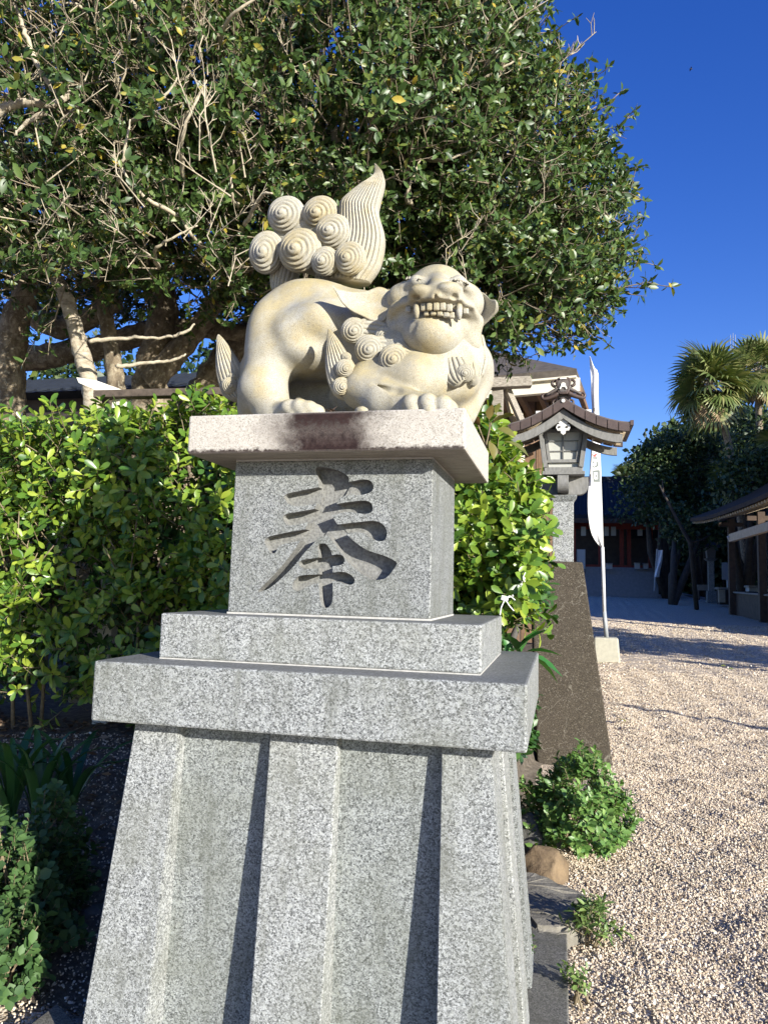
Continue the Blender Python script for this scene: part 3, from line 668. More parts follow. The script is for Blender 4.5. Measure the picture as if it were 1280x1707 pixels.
# tail
tail = lock('tail', [(528, 472), (527, 460), (548, 430), (562, 395), (566, 356), (568, 341), (581, 327), (605, 311), (618, 300), (623.4, 291), (624, 273)],
     [(617, 472), (634, 447), (641.7, 414), (640.7, 390), (632, 358), (634, 341), (641.5, 307), (640, 295), (636.6, 285), (631, 278), (626.5, 273)], .10, .07, .055, 13, .0065, 110)
lock('tail_strand', [(462, 497), (453, 480), (452, 459), (456, 440)], [(474, 500), (490, 478), (499, 455), (500, 440)], .14, .12, .045, 7, .006, 40, parent=tail)
for cx, cy, r, Y, rz in ((478, 359, 29, .08, .97), (535, 357, 28, .08, .95), (556, 387, 28, .05, .95), (445, 421, 27, .06, 1.2), (501, 418, 33, .03, 1.0), (542, 436, 21, .02, 1.08), (584, 431, 24, .02, 1.05)):
    curl(cx, cy, r, Y, tail, sq=.75, rz=rz)
MB().tube([at(452, 424, .13), at(482, 385, .13), at(530, 385, .12), at(560, 405, .11), at(590, 435, .1), at(540, 440, .1), at(490, 425, .12)], [.04, .055, .06, .065, .06, .06, .05], 14).put('curl_backing', ST, tail, smooth=True)
# tufts on hock and elbow
hock = lock('hock_tuft', [(395, 672), (375, 662), (366, 640), (362, 618), (362.5, 590), (362, 566), (364, 558)], [(415, 668), (414, 640), (407, 618), (396, 598), (384, 580), (374, 566), (366.5, 558)], -.02, -.03, .038, 7, .005, 60)
curl(383, 643, 13, -.055, hock, sq=.8, ax=(.1, .1)); curl(389, 628, 7, -.055, hock, sq=.8, ax=(.1, .1))
elb = lock('elbow_tuft', [(590, 672), (563, 664), (550, 646), (544, 622), (543.5, 600), (545, 570), (547, 549)], [(618, 650), (602, 625), (588, 602), (577, 585), (566, 568), (556, 555), (550, 549)], -.20, -.22, .034, 8, .005, 60)
curl(574, 614, 14, -.245, elb, sq=.7, ax=(.1, .05)); curl(569, 644, 14, -.245, elb, sq=.7, ax=(.1, .05)); curl(577, 596, 8, -.235, elb, sq=.8, ax=(.1, .1))
# mane: curls with trailing strands
mane = lock('mane', [(640, 560), (622, 548), (602, 536), (588, 524), (581, 512)], [(650, 548), (640, 530), (622, 520), (605, 514), (592, 510)], -.12, -.13, .028, 4, .006, 50)
for (L_, R_, Ya, Yb, n_) in (
    ([(655, 578), (630, 572), (606, 568), (590, 562)], [(655, 536), (634, 530), (612, 530), (598, 537)], -.14, -.17, 5),
    ([(672, 604), (650, 602), (625, 602), (606, 596)], [(664, 566), (645, 560), (625, 561), (610, 568)], -.17, -.205, 5),
    ([(700, 626), (688, 625), (665, 625), (645, 616)], [(705, 594), (690, 586), (668, 578), (652, 582)], -.20, -.235, 6),
    ([(730, 600), (732, 622), (742, 640), (756, 648)], [(776, 598), (782, 606), (784, 618), (780, 632)], -.17, -.20, 6),
    ([(790, 560), (788, 590), (786, 615), (790, 636)], [(806, 560), (812, 585), (814, 605), (806, 626)], -.07, -.11, 4),
    ([(770, 600), (768, 622), (772, 638), (780, 646)], [(790, 596), (796, 612), (798, 628), (792, 642)], -.13, -.16, 4)):
    lock('mane_lock', L_, R_, Ya, Yb, .03, n_, .006, 44, parent=mane)
for cx, cy, r, Y in ((640, 560, 15, -.175), (668, 585, 14, -.215), (632, 612, 14, -.215), (590, 551, 20, -.175), (615, 582, 22, -.205), (655, 598, 22, -.235), (775, 622, 14, -.205), (788, 634, 9, -.17)):
    curl(cx, cy, r, Y, mane, sq=.65, ax=(-.1, .1), turns=3.2)
# brows
for L_, R_ in (([(716, 481), (704, 474), (692, 470), (678, 472)], [(712, 468), (704, 462), (692, 460), (679, 462)]), ([(744, 477), (756, 474), (768, 474), (780, 479)], [(742, 467), (754, 463), (768, 464), (779, 469)])):
    Lr, Rr = resample(L_, 8), resample(R_, 8); mb = MB()
    for i in range(8): mb.tube([at(*(Lr[i]*.55+Rr[i]*.45), -.229+.006*abs(i-3)), at(*((Lr[i]+Rr[i])/2+np.array([-1.2, 0])), -.240+.006*abs(i-3)), at(*Rr[i], -.206+.004*abs(i-3))], [.003, .0055, .003], 7)
    mb.put('brow', ST, head, smooth=True)
# teeth
for x, y0, y1, Y, r in ((694, 508, 532, -.285, .0105), (765, 509, 534, -.275, .0105)):
    MB().tube([at(x, y0, Y), at(x, (y0+y1)/2, Y-.008), at(x+.5, y1-3, Y-.002), at(x+.5, y1, Y)], [r*.95, r, r*.6, r*.15], 12).put('fang', ST, head, smooth=True)
for x, y0, y1, Y in ((706, 506, 519, -.293), (716, 505, 518, -.300), (727, 505, 518, -.304), (738, 505, 518, -.300), (749, 507, 520, -.292), (681, 511, 522, -.262), (776, 514, 524, -.25)):
    a, b = at(x, y0, Y), at(x, y1, Y); MB().bar(a, b, .019, .014, (0, -1, 0)).put('tooth', ST, head, bevel=.004, smooth=True)
for x, y0, y1, Y in ((711, 519, 527, -.288), (722, 519, 526, -.293), (733, 519, 527, -.292), (744, 520, 529, -.286), (753, 521, 531, -.28)):
    a, b = at(x, y0, Y), at(x, y1, Y); MB().bar(a, b, .018, .014, (0, -1, 0)).put('tooth', ST, head, bevel=.004, smooth=True)
# ears
lock('ear', [(652, 528), (636, 541), (620, 537), (606, 530), (586, 520), (572, 507), (562, 490), (554, 477)], [(650, 484), (640, 478), (628, 476), (612, 482), (596, 485), (580, 484), (566, 481), (555, 476)], -.15, -.215, .020, 1, 0, 50, 24, parent=head, bow=lambda u, v: .030*(1-u*u)*math.sin(math.pi*min(1, v*1.1+.05))+.012*u)
lock('ear', [(783, 548), (796, 550), (806, 541), (816, 531), (824, 523), (830, 516)], [(785, 492), (796, 488), (807, 490), (817, 500), (826, 502), (830, 508)], -.07, -.12, .020, 1, 0, 50, 24, parent=head, bow=lambda u, v: .024*(1-u*u)*math.sin(math.pi*min(1, v*1.1+.05))-.008*u)
# bits lying on the cap
def rock_mesh(c, r, seed=0, sub=4, amp=.35, flat=None):
    bm = bmesh.new(); bmesh.ops.create_icosphere(bm, subdivisions=sub, radius=1)
    rs = random.Random(seed); off = Vector((rs.uniform(-9, 9), rs.uniform(-9, 9), rs.uniform(-9, 9)))
    cuts = [(Vector((rs.gauss(0, 1), rs.gauss(0, 1), rs.gauss(0, 1))).normalized(), rs.uniform(.62, .9)) for _ in range(9)]
    for v in bm.verts:
        for n_, d_ in cuts:
            e = v.co.dot(n_)-d_
            if e > 0: v.co -= n_*e*.92
        v.co *= 1+amp*.6*mnoise.noise(v.co*1.3+off)+.06*mnoise.noise(v.co*4+off)+.02*mnoise.noise(v.co*11+off)
        v.co = Vector((v.co.x*r[0], v.co.y*r[1], v.co.z*r[2]))+Vector([float(q) for q in c])
    me = bpy.data.meshes.new('rock'); bm.to_mesh(me); bm.free(); return me
c = at(604, 680, -.31); c[2] = 2.008+.013
o = put('pebble', rock_mesh(c, (.024, .022, .016), 5, 3, .1), ST, smooth=True, base=c); tag(o, 'small smooth pebble on the cap edge below the elbow tuft', 'pebble')

# ------------------------------------------------------------------ leaf makers
def leaf_np(Lg, Wd, prof=((.3, .8), (.65, 1.)), curve=.15, fold=.25):
    """leaf along +X; returns V,F"""
    V = [(0, 0, 0)]; F = []
    for t, w in prof:
        z = -curve*Lg*t*t; h = Wd/2*w
        V += [(t*Lg, h, z+fold*h), (t*Lg, 0, z), (t*Lg, -h, z+fold*h)]
    V.append((Lg, 0, -curve*Lg))
    F += [(0, 2, 1), (0, 3, 2)]
    for s in range(len(prof)-1):
        a = 1+3*s; b = a+3
        F += [(a, a+1, b+1), (a, b+1, b), (a+1, a+2, b+2), (a+1, b+2, b+1)]
    a = 1+3*(len(prof)-1); e = len(V)-1; F += [(a, a+1, e), (a+1, a+2, e)]
    return np.array(V, float), np.array(F, int)
def twig_np(pts, rads, n=3):
    pts = np.array(pts, float); V = []
    for i in range(len(pts)):
        t = pts[min(i+1, len(pts)-1)]-pts[max(i-1, 0)]; A = frame_z(t)
        for k in range(n): V.append(pts[i]+rads[i]*(A[:, 0]*math.cos(2*math.pi*k/n)+A[:, 1]*math.sin(2*math.pi*k/n)))
    F = []
    for i in range(len(pts)-1):
        for k in range(n):
            a, b, c_, d = i*n+k, i*n+(k+1) % n, (i+1)*n+(k+1) % n, (i+1)*n+k; F += [(a, b, c_), (a, c_, d)]
    return np.array(V), np.array(F, int)
class TB:
    """triangle soup with material index"""
    def __init__(s): s.V = []; s.F = []; s.Mi = []; s.n = 0
    def add(s, V, F, mi=0):
        s.V.append(V); s.F.append(F+s.n); s.Mi.append(np.full(len(F), mi)); s.n += len(V)
    def arr(s): return np.concatenate(s.V), np.concatenate(s.F), np.concatenate(s.Mi)
def place_leaf(tb, LV, LF, pos, d, roll, mi):
    d = np.array(d, float); d /= np.linalg.norm(d); side = np.cross((0, 0, 1.), d); nn = np.linalg.norm(side); side = side/nn if nn > .05 else np.array([1., 0, 0])
    up_ = np.cross(d, side); c, s_ = math.cos(roll), math.sin(roll); y = c*side+s_*up_; z = np.cross(d, y)
    tb.add(pos+LV @ np.stack([d, y, z]), LF, mi)
def scatter(V, F, Mi, Rs, Ps, Ss):
    """many copies of one triangle set"""
    n = len(Ps); A = np.einsum('nij,vj->nvi', Rs*Ss[:, None, None], V)+Ps[:, None, :]
    return A.reshape(-1, 3), (F[None]+(np.arange(n)*len(V))[:, None, None]).reshape(-1, 3), np.tile(Mi, n)
def masses(name, variants, Ps, Ds, Ss, mats, parent, limit, single, smooth=True):
    """first `limit` placements become part objects sharing meshes, the rest one 'stuff' part"""
    nvar = len(variants); org = ORG[parent.name]; meshes = []
    for V, F, Mi in variants:
        me = mesh_np(single, V, F, Mi)
        for m in mats: me.materials.append(m)
        if smooth: me.polygons.foreach_set('use_smooth', np.ones(len(me.polygons), bool))
        meshes.append(me)
    spins = rng.uniform(0, 6.28, len(Ps)); var = rng.integers(0, nvar, len(Ps))
    Rs = np.stack([frame_z(Ds[i], spins[i]) for i in range(len(Ps))])
    for i in range(min(limit, len(Ps))):
        o = bpy.data.objects.new(single, meshes[var[i]]); COL.objects.link(o); o.parent = parent
        Mx = np.eye(4); Mx[:3, :3] = Rs[i]*Ss[i]; Mx[:3, 3] = Ps[i]-org; o.matrix_local = Matrix(Mx.tolist())
    Vs, Fs, Ms = [], [], []; nn = 0
    for k in range(nvar):
        q = np.arange(limit, len(Ps)); q = q[var[q] == k]
        if not len(q): continue
        a, b, c = scatter(*variants[k], Rs[q], Ps[q]-org, Ss[q]); Vs.append(a); Fs.append(b+nn); Ms.append(c); nn += len(a)
    if Vs:
        me = mesh_np(name, np.concatenate(Vs), np.concatenate(Fs), np.concatenate(Ms))
        for m in mats: me.materials.append(m)
        if smooth: me.polygons.foreach_set('use_smooth', np.ones(len(me.polygons), bool))
        o = bpy.data.objects.new(name, me); COL.objects.link(o); o.parent = parent; o['kind'] = 'stuff'
def near_first(P):
    # those that show largest: near the camera and inside the frame
    P = np.asarray(P); d = (P-CAM) @ FW; x = (P-CAM) @ RT/np.maximum(d, .1); y = (P-CAM) @ UP/np.maximum(d, .1)
    out = (np.abs(x) > .52) | (np.abs(y) > .69); return np.argsort(d+out*100)

# ------------------------------------------------------------------ hedge
def hedge_sprig(seed, big=1.):
    rs = np.random.default_rng(seed); tb = TB(); L = rs.uniform(.10, .17)
    p = [np.array([0, 0, -.06]), np.array([0, 0, .0]), np.array([rs.normal(0, .012), rs.normal(0, .012), L])]
    tb.add(*twig_np(p, [.0035, .003, .002], 4), 1)
    n = rs.integers(8, 12); ph = rs.uniform(0, 6)
    for i in range(n):
        t = (i/(n-1))**.7; a = ph+i*2.4; el = -.15+1.0*t+rs.normal(0, .15)
        Lg = rs.uniform(.058, .082)*(1-.25*abs(t-.6))*big; W_ = Lg*rs.uniform(.40, .48)
        LV, LF = leaf_np(Lg, W_, ((.28, .55), (.58, .96), (.85, .80)), rs.uniform(.0, .28), .22)
        place_leaf(tb, LV, LF, np.array([p[2][0]*t, p[2][1]*t, L*t]), (math.cos(a)*math.cos(el), math.sin(a)*math.cos(el), math.sin(el)), rs.normal(0, .3), 0)
    return tb.arr()
HV = [hedge_sprig(100+i, 1.12) for i in range(7)]
def hedge(name, label, xlo, xhi, topf, frontY, backY, n, zlow, nin, rightf=None):
    c0 = np.array([(xlo+xhi)/2, (frontY+backY)/2, float(bedz((xlo+xhi)/2, 1.5))])
    h = thing(name, label, 'hedge', c0)
    P, D = [], []
    while len(P) < n:
        x = rng.uniform(xlo, xhi); zt_ = topf(x); u = rng.random()
        lump = .10*math.sin(x*3.7+1)+.07*math.sin(x*8.3)+.05*math.sin(x*17)
        if u < .58:   # front face
            z = zlow+(zt_-zlow)*rng.random()**.85; r = .13*min(1, (zt_-z)/.12)
            y = frontY+lump*.6+.10*math.sin(z*6+x*4)+rng.exponential(.07)+(.13-r); d = np.array([rng.normal(0, .55), -1, rng.normal(.55, .45)])
            if rng.random() > .30+.70*min(1, (z-zlow)/(.45*(zt_-zlow))): continue
        elif u < .88:  # top
            y = rng.uniform(frontY+.04, backY); z = zt_+lump*.5-rng.exponential(.035); d = np.array([rng.normal(0, .45), rng.normal(-.25, .4), 1])
        else:
            y = rng.uniform(frontY, backY); z = rng.uniform(zlow, zt_)
            if rightf: x = xhi-.05-rng.exponential(.05); d = np.array([1, rng.normal(-.4, .4), rng.normal(.5, .4)]); z = rng.uniform(zlow, topf(x))
            else: d = rng.normal(0, 1, 3)
        P.append((x, y, z)); D.append(d/np.linalg.norm(d))
    P = np.array(P); D = np.array(D); o = near_first(P); P, D = P[o], D[o]
    masses('foliage', HV, P, D, rng.uniform(.8, 1.2, len(P)), [MAT['hedge_leaf'], MAT['hedge_twig']], h, 290, 'leaf_sprig')
    # inner leaves, their shade put into a darker green, and stems
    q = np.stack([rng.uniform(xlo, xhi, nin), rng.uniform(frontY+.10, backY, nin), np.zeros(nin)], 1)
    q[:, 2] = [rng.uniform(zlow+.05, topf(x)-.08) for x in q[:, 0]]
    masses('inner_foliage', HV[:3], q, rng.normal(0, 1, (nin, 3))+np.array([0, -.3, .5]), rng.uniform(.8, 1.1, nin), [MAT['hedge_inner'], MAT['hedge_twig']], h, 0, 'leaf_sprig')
    mb = MB(); k = 0
    for i in range(int((xhi-xlo)*9)):
        x = rng.uniform(xlo, xhi-(.32 if rightf else 0)); y = rng.uniform(frontY+.15, backY-.1); z0 = float(bedz(x, y)); zt_ = topf(x)
        a = np.array([x, y, z0-.05]); b = a+np.array([rng.normal(0, .06), rng.normal(-.03, .06), .45*(zt_-z0)])
        mb.tube([a, (a+b)/2+rng.normal(0, .015, 3), b], [.013, .011, .009], 6, seed=i)
        for _ in range(5):
            e = b+np.array([rng.normal(0, .22), rng.normal(-.12, .18), rng.uniform(.08, .5)*(zt_-z0)]); e[2] = min(e[2], zt_-.05)
            if rightf: e[0] = min(e[0], xhi-.03)
            mb.tube([b, (b+e)/2+rng.normal(0, .03, 3), e], [.007, .005, .003], 5)
    mb.put('stems', MAT['hedge_twig'], h, smooth=True)
    return h
FY = 1.38
_hx = np.array([-400, 0, 60, 100, 135, 180, 250, 330, 420, 600]); _hy = np.array([712, 712, 712, 694, 676, 676, 690, 684, 684, 700])
_hp = np.array([at(a, b, FY+.25) for a, b in zip(_hx, _hy)])
def top_left(x): return float(np.interp(x, _hp[:, 0], _hp[:, 2]))-.14
hedge('hedge', 'bright green clipped hedge left of the pedestal, its front in shade', -3.6, -.10, top_left, FY, 2.25, 2100, .66, 1700)
XR = at(882, 900, FY+.1)[0]
def top_right(x):
    px = (XR-x)/ppm(at(882, 900, FY+.1))      # distance left of the hedge's right end
    py = np.interp(px, [0, 20, 45, 75, 100, 160], [862, 815, 770, 742, 722, 700])
    return float(at(850, py, FY+.15)[2])-.04
hedge('hedge', 'sunlit yellow-green hedge right of the pedestal, between cap slab and wooden lantern', .02, XR, top_right, FY-.15, 2.0, 800, 1.27, 600, True)

# ------------------------------------------------------------------ big evergreen tree
def tree_sprig(seed, nleaf, dead=False):
    rs = np.random.default_rng(seed); tb = TB(); L = rs.uniform(.40, .70) if dead else rs.uniform(.30, .46); cv = .11 if dead else .045
    k = [np.array([0, 0, 0.]), np.array([rs.normal(0, cv), rs.normal(0, cv), L*.5]), np.array([rs.normal(0, cv), rs.normal(0, cv), L])]
    tb.add(*twig_np(k, [.0065, .005, .0025], 4), 1); tips = [(k[2], k[2]-k[1])]
    for i in range(rs.integers(9, 14) if dead else rs.integers(3, 6)):
        t = rs.uniform(.2, 1); b = (k[0]*(1-2*t)+k[1]*2*t) if t < .5 else (k[1]*(2-2*t)+k[2]*(2*t-1)); a = rs.uniform(0, 6.28); e = rs.uniform(.45, .95) if dead else rs.uniform(.5, 1.05)
        d = np.array([math.cos(a)*math.sin(e), math.sin(a)*math.sin(e), math.cos(e)]); l = rs.uniform(.05, .17) if dead else rs.uniform(.09, .22); m_ = b+d*l*.55; d2 = d+np.array([rs.normal(0, .2), rs.normal(0, .2), .6 if dead else .35]); d2 /= np.linalg.norm(d2); t_ = m_+d2*l*.5
        tb.add(*twig_np([b, m_, t_], [.0034, .0028, .0016], 3), 1); tips.append((t_, d2))
        if rs.random() < (.75 if dead else .35):
            d3 = d+rs.normal(0, .5, 3); d3 /= np.linalg.norm(d3); t2 = m_+d3*l*.4; tb.add(*twig_np([m_, t2], [.003, .0015], 3), 1); tips.append((t2, d3))
    if not dead:
        for i in range(nleaf):
            p, d = tips[rs.integers(len(tips))]; p = p-d/np.linalg.norm(d)*rs.uniform(0, .06)
            v = d/np.linalg.norm(d)*.5+rs.normal(0, .65, 3)+np.array([0, 0, -.15]); Lg = rs.uniform(.045, .082)
            LV, LF = leaf_np(Lg, Lg*rs.uniform(.38, .5), ((.28, .82), (.62, .92)), rs.uniform(0, .3), .2); place_leaf(tb, LV, LF, p, v, rs.uniform(-.8, .8), 0)
    return tb.arr()
BL = [(150, 130, 6.6, 340, 300, 1.7), (470, 110, 6.8, 340, 290, 1.7), (650, 110, 7.2, 215, 240, 1.6), (715, 50, 7.3, 110, 160, 1.2), (790, 300, 7.3, 178, 165, 1.4), (840, 405, 7.2, 165, 140, 1.3), (845, 490, 7.0, 150, 75, 1.0),
      (740, 430, 7.6, 210, 160, 1.4), (110, 370, 6.4, 260, 125, 1.3), (380, 370, 7.0, 260, 135, 1.5), (570, 400, 7.8, 200, 150, 1.2), (815, 190, 7.3, 105, 120, 1.0), (915, 345, 7.3, 92, 105, .9), (90, 470, 8.6, 260, 70, .9), (360, 455, 8.8, 240, 75, .9), (560, 470, 9, 150, 80, .8)]
def crown_points(n, shell, front=True):
    P, D = [], []; vol = np.array([b[3]*b[4] for b in BL], float); vol /= vol.sum()
    cen = atd(560, 330, 8.0)
    while len(P) < n:
        b = BL[rng.choice(len(BL), p=vol)]; v = rng.normal(0, 1, 3); v /= np.linalg.norm(v)
        rr = shell+(1-shell)*rng.random() if shell > 0 else rng.random()**(1/2.2)*.96
        q = v*rr
        if front and v[2] > .35: continue
        D_ = b[2]+q[2]*b[5]
        px, py = b[0]+q[0]*b[3]*(b[2]/D_), b[1]+q[1]*b[4]*(b[2]/D_)
        if px < -330 or py < -420: continue
        p = atd(px, py, D_); o = p-cen; o /= np.linalg.norm(o)
        d = o*.7+rng.normal(0, .42, 3)+np.array([0, 0, .35])-FW*.25
        P.append(p); D.append(d/np.linalg.norm(d))
    return np.array(P), np.array(D)
tb0 = np.array([-3.0, 5.1, .5])
tree = thing('evergreen_tree', 'large spreading evergreen tree with pale bare twigs behind the statue', 'tree', tb0)
LV_ = [tree_sprig(300+i, n) for i, n in enumerate((18, 22, 27, 32, 37, 42))]
P, D = crown_points(4300, .70)
o = near_first(P); P, D = P[o], D[o]
masses('crown', LV_, P, D, rng.uniform(.8, 1.25, len(P)), [MAT['tree_leaf'], MAT['leafy_twig']], tree, 220, 'leafy_twig')
P, D = crown_points(1700, 0, False)
masses('inner_crown', LV_[3:], P, D, rng.uniform(1.0, 1.5, len(P)), [MAT['tree_leaf'], MAT['leafy_twig']], tree, 0, 'leafy_twig')
DV = [tree_sprig(400+i, 0, True) for i in range(5)]
def dead_twigs(n):
    P, D = [], []
    for _ in range(n):
        if rng.random() < .62: px, py = rng.uniform(-60, 420), rng.uniform(20, 480)
        else: px, py = rng.uniform(420, 1000), rng.uniform(60, 500)
        dd = rng.uniform(4.7, 5.5) if px < 430 else rng.uniform(5.6, 6.3)
        if px > 800: dd += .2
        P.append(atd(px, py, dd)); D.append(np.array([rng.normal(.12, .42), rng.normal(-.25, .25), abs(rng.normal(.9, .3))]))
    return np.array(P), np.array(D)
P, D = dead_twigs(90)
o = near_first(P); masses('bare_twigs', DV, P[o], D[o], rng.uniform(.8, 1.35, len(P)), [MAT['tree_leaf'], MAT['twig']], tree, 75, 'bare_twig', smooth=False)
def limb(pts, d, r, mat='bark', name='limb', n=10, seed=0, ground=False):
    """pts photo pixels, depth d (number or list), radius in photo pixels"""
    ds = np.broadcast_to(d, (len(pts),)) if np.ndim(d) == 0 else np.array(d); rr = np.broadcast_to(r, (len(pts),)) if np.ndim(r) == 0 else np.array(r)
    Q = np.array([[*p, ds[i], rr[i]] for i, p in enumerate(pts)], float); Q = resample(Q, max(10, len(pts)*6))
    W_ = np.array([atd(q[0], q[1], q[2]) for q in Q]); rad = [max(.004, q[3]*q[2]/FPX) for q in Q]
    rs = np.random.default_rng(seed+17); W_[1:-1] += rs.normal(0, .004, (len(W_)-2, 3))
    if ground: W_ = np.vstack([[W_[0][0]+.02, W_[0][1]+.05, .30], W_]); rad = [rad[0]*1.35]+rad
    MB().tube(W_, rad, n, wob=.22, seed=seed).put(name, MAT[mat], tree, smooth=True)
limb([(14, 720), (18, 640), (22, 560), (42, 490), (60, 430), (40, 330)], 6.9, [26, 24, 23, 21, 16, 12], 'bark', 'trunk', 12, 1, True)
limb([(158, 700), (150, 640), (128, 555), (108, 490), (88, 455), (60, 400), (20, 330)], 6.0, [15, 14, 13, 12, 10, 8, 6], 'pale_bark', 'trunk', 12, 2, True)
limb([(200, 720), (194, 640), (184, 560), (172, 490), (180, 420), (230, 330)], 6.6, [18, 15, 13, 12, 10, 8], 'bark', 'trunk', 12, 3, True)
limb([(255, 700), (250, 640), (262, 580), (275, 510), (262, 450), (280, 330), (320, 200)], 7.4, [36, 30, 26, 22, 18, 14, 9], 'bark', 'trunk', 12, 4, True)
limb([(330, 720), (345, 660), (380, 600), (430, 545), (480, 480), (560, 380), (640, 240)], 7.9, [42, 34, 28, 25, 21, 17, 11], 'bark', 'trunk', 12, 5, True)
limb([(10, 600), (90, 592), (180, 575), (260, 550), (340, 548), (440, 560)], 7.6, [20, 20, 19, 18, 16, 14], 'bark', seed=6)
limb([(250, 640), (320, 560), (370, 490), (430, 430), (470, 350)], 7.3, [22, 18, 15, 12, 8], 'bark', seed=7)
limb([(40, 520), (100, 545), (150, 530), (200, 500)], 7.5, [16, 20, 18, 14], 'bark', seed=8)
limb([(420, 640), (500, 590), (560, 500), (620, 430), (720, 360), (830, 300)], 8.2, [24, 22, 18, 15, 12, 7], 'bark', seed=9)
limb([(640, 430), (600, 340), (565, 270), (556, 190), (570, 110)], [7.6, 6.8, 6.2, 6.0, 6.0], [13, 9, 7.5, 6, 4], 'twig', seed=10)
limb([(560, 300), (530, 240), (470, 200), (420, 175), (330, 120), (300, 70)], 6.0, [7, 5.5, 5, 4.5, 3.5, 2], 'twig', seed=11)
limb([(-20, 200), (30, 172), (90, 172), (125, 150)], [4.9, 4.9, 4.9, 5.0], [8, 7, 6, 4], 'pale_bark', seed=12)
limb([(25, 225), (45, 205), (75, 188)], 4.9, [2, 3.5, 4.5], 'pale_bark', seed=13)
limb([(95, 160), (60, 100), (38, 40), (20, -10)], 4.95, [5, 4.5, 3.5, 3], 'twig', seed=14)
limb([(260, 100), (245, 40), (215, 0), (180, -8)], 5.2, [4, 5, 5, 4], 'pale_bark', seed=15)
limb([(150, 570), (210, 563), (270, 563), (305, 555), (325, 540)], 5.6, [4, 3, 2.5, 2.5, 1.5], 'twig', seed=16)
limb([(195, 612), (240, 606), (290, 600), (310, 590)], 5.6, [4, 3, 2.5, 1.5], 'twig', seed=17)
for i in range(26):     # fine branches leading into the crown
    px, py = (rng.uniform(40, 420), rng.uniform(40, 460)) if i % 2 else (rng.uniform(480, 800), rng.uniform(120, 470))
    a = rng.uniform(-2.6, -.5) if px < 500 else rng.uniform(-1.9, .3); l = rng.uniform(70, 170)
    ex, ey = px+l*math.cos(a), py+l*math.sin(a); bend = rng.normal(0, 16, 2); dd = (5.1 if px < 430 else 5.95)+rng.uniform(-.2, .3)
    limb([(px, py), ((px+ex)/2+bend[0], (py+ey)/2+bend[1]), (ex, ey)], [dd+.3, dd, dd-.05], [4, 3, 1.3], 'twig', 'branch', 6, 40+i)

# ------------------------------------------------------------------ props and low roof under the tree
def W6(px, py, d): return atd(px, py, d)
sup = thing('tree_prop_rail', 'weathered dark wooden rail with pale angled board under the tree', 'wooden rail', atd(270, 705, 5.0))
MB().bar(W6(160, 659, 5.0), W6(372, 654, 5.0), .09, .05, (0, 0, 1)).put('rail', MAT['rail_wood'], sup, bevel=.005)
MB().prism([W6(128, 629, 4.98), W6(160, 634, 4.98), W6(208, 651, 4.98), W6(165, 652, 4.98), W6(132, 638, 4.98)], (0, .05, 0)).put('angled_board', MAT['cream'], sup)
a = W6(204, 664, 5.05); MB().box(a[0]-.05, a[0]+.05, a[1]-.04, a[1]+.04, .3, a[2]).put('post', MAT['cream'], sup, bevel=.004)
a = W6(355, 664, 5.05); MB().box(a[0]-.05, a[0]+.05, a[1]-.04, a[1]+.04, .3, a[2]).put('post', MAT['grey_wood'], sup, bevel=.004)
low = thing('storehouse', 'low storehouse with dark blue roof behind the tree trunks', 'building', atd(200, 900, 15)*np.array([1, 1, 0]))
p = atd(200, 640, 15); bx0, by0 = p[0], p[1]
MB().box(bx0-6, bx0+4.6, by0+.6, by0+5, 0, p[2]).put('wall', MAT['dark_wall'], low)
mb = MB(); mb.prism([(bx0-7, by0, p[2]-.1), (bx0-7, by0+2.8, p[2]+1.0), (bx0-7, by0+5.6, p[2]-.1)], (12.4, 0, 0)); rf = mb.put('roof', MAT['blue_roof'], low)
for i in range(40):
    x = bx0-6.9+i*.31; MB().bar((x, by0-.02, p[2]-.07), (x, by0+2.8, p[2]+1.03), .07, .05).put('roof_batten', MAT['blue_roof'], rf)

wl = thing('woodland', 'dark evergreen woodland behind the storehouse and tree trunks', 'woodland', atd(250, 985, 24)); wl['kind'] = 'stuff'
def left_wood():
    P = []
    for _ in range(1500):
        px = rng.uniform(-420, 800); top = 575+18*math.sin(px*.021)+12*math.sin(px*.06+1); P.append(atd(px, rng.uniform(top, 980), rng.uniform(23, 27)))
    return np.array(P)
_lw = left_wood()
# ------------------------------------------------------------------ dark leaning slab, stones, conduit, small plants on the right
D0 = 6.3
TL, TR, BR, BL_ = atd(884, 934, D0+.15), atd(971, 937, D0+.15), atd(1022, 1262, D0), atd(896, 1262, D0)
BR[2] = BL_[2] = -.02
back = np.array([-.02, .16, 0])
mb = MB(); mb.hexa([BL_, BR, BR+back, BL_+back, TL, TR, TR+back, TL+back])
o = mb.put('leaning_slab', MAT['dark_stone'], bevel=.015, base=((BL_+BR)/2)); tag(o, 'dark brown rough tapering stone slab standing before the lantern post', 'stone slab')
def slab_poly(name, pts, z0, z1, mat, label, seed=0, bev=.02):
    Q = [atz(x, y, z1) for x, y in chaikin(pts, 1)]; mb = MB(); mb.prism([(q[0], q[1], z0) for q in Q], (0, 0, z1-z0))
    me = mb.mesh(); bm = bmesh.new(); bm.from_mesh(me); bmesh.ops.recalc_face_normals(bm, faces=bm.faces)
    bmesh.ops.bevel(bm, geom=[e for e in bm.edges if e.calc_face_angle(0) > .6], offset=bev, segments=3, affect='EDGES')
    bmesh.ops.triangulate(bm, faces=bm.faces); bmesh.ops.subdivide_edges(bm, edges=[e for e in bm.edges if e.calc_length() > .06], cuts=2)
    for v in bm.verts: v.co.z += .014*mnoise.noise(v.co*7+Vector((seed, 0, 0)))+.005*mnoise.noise(v.co*22)
    bm.to_mesh(me); bm.free(); c = np.mean(Q, 0); c[2] = 0
    return tag(put(name, me, MAT[mat], base=c, smooth=False), label, 'stone')
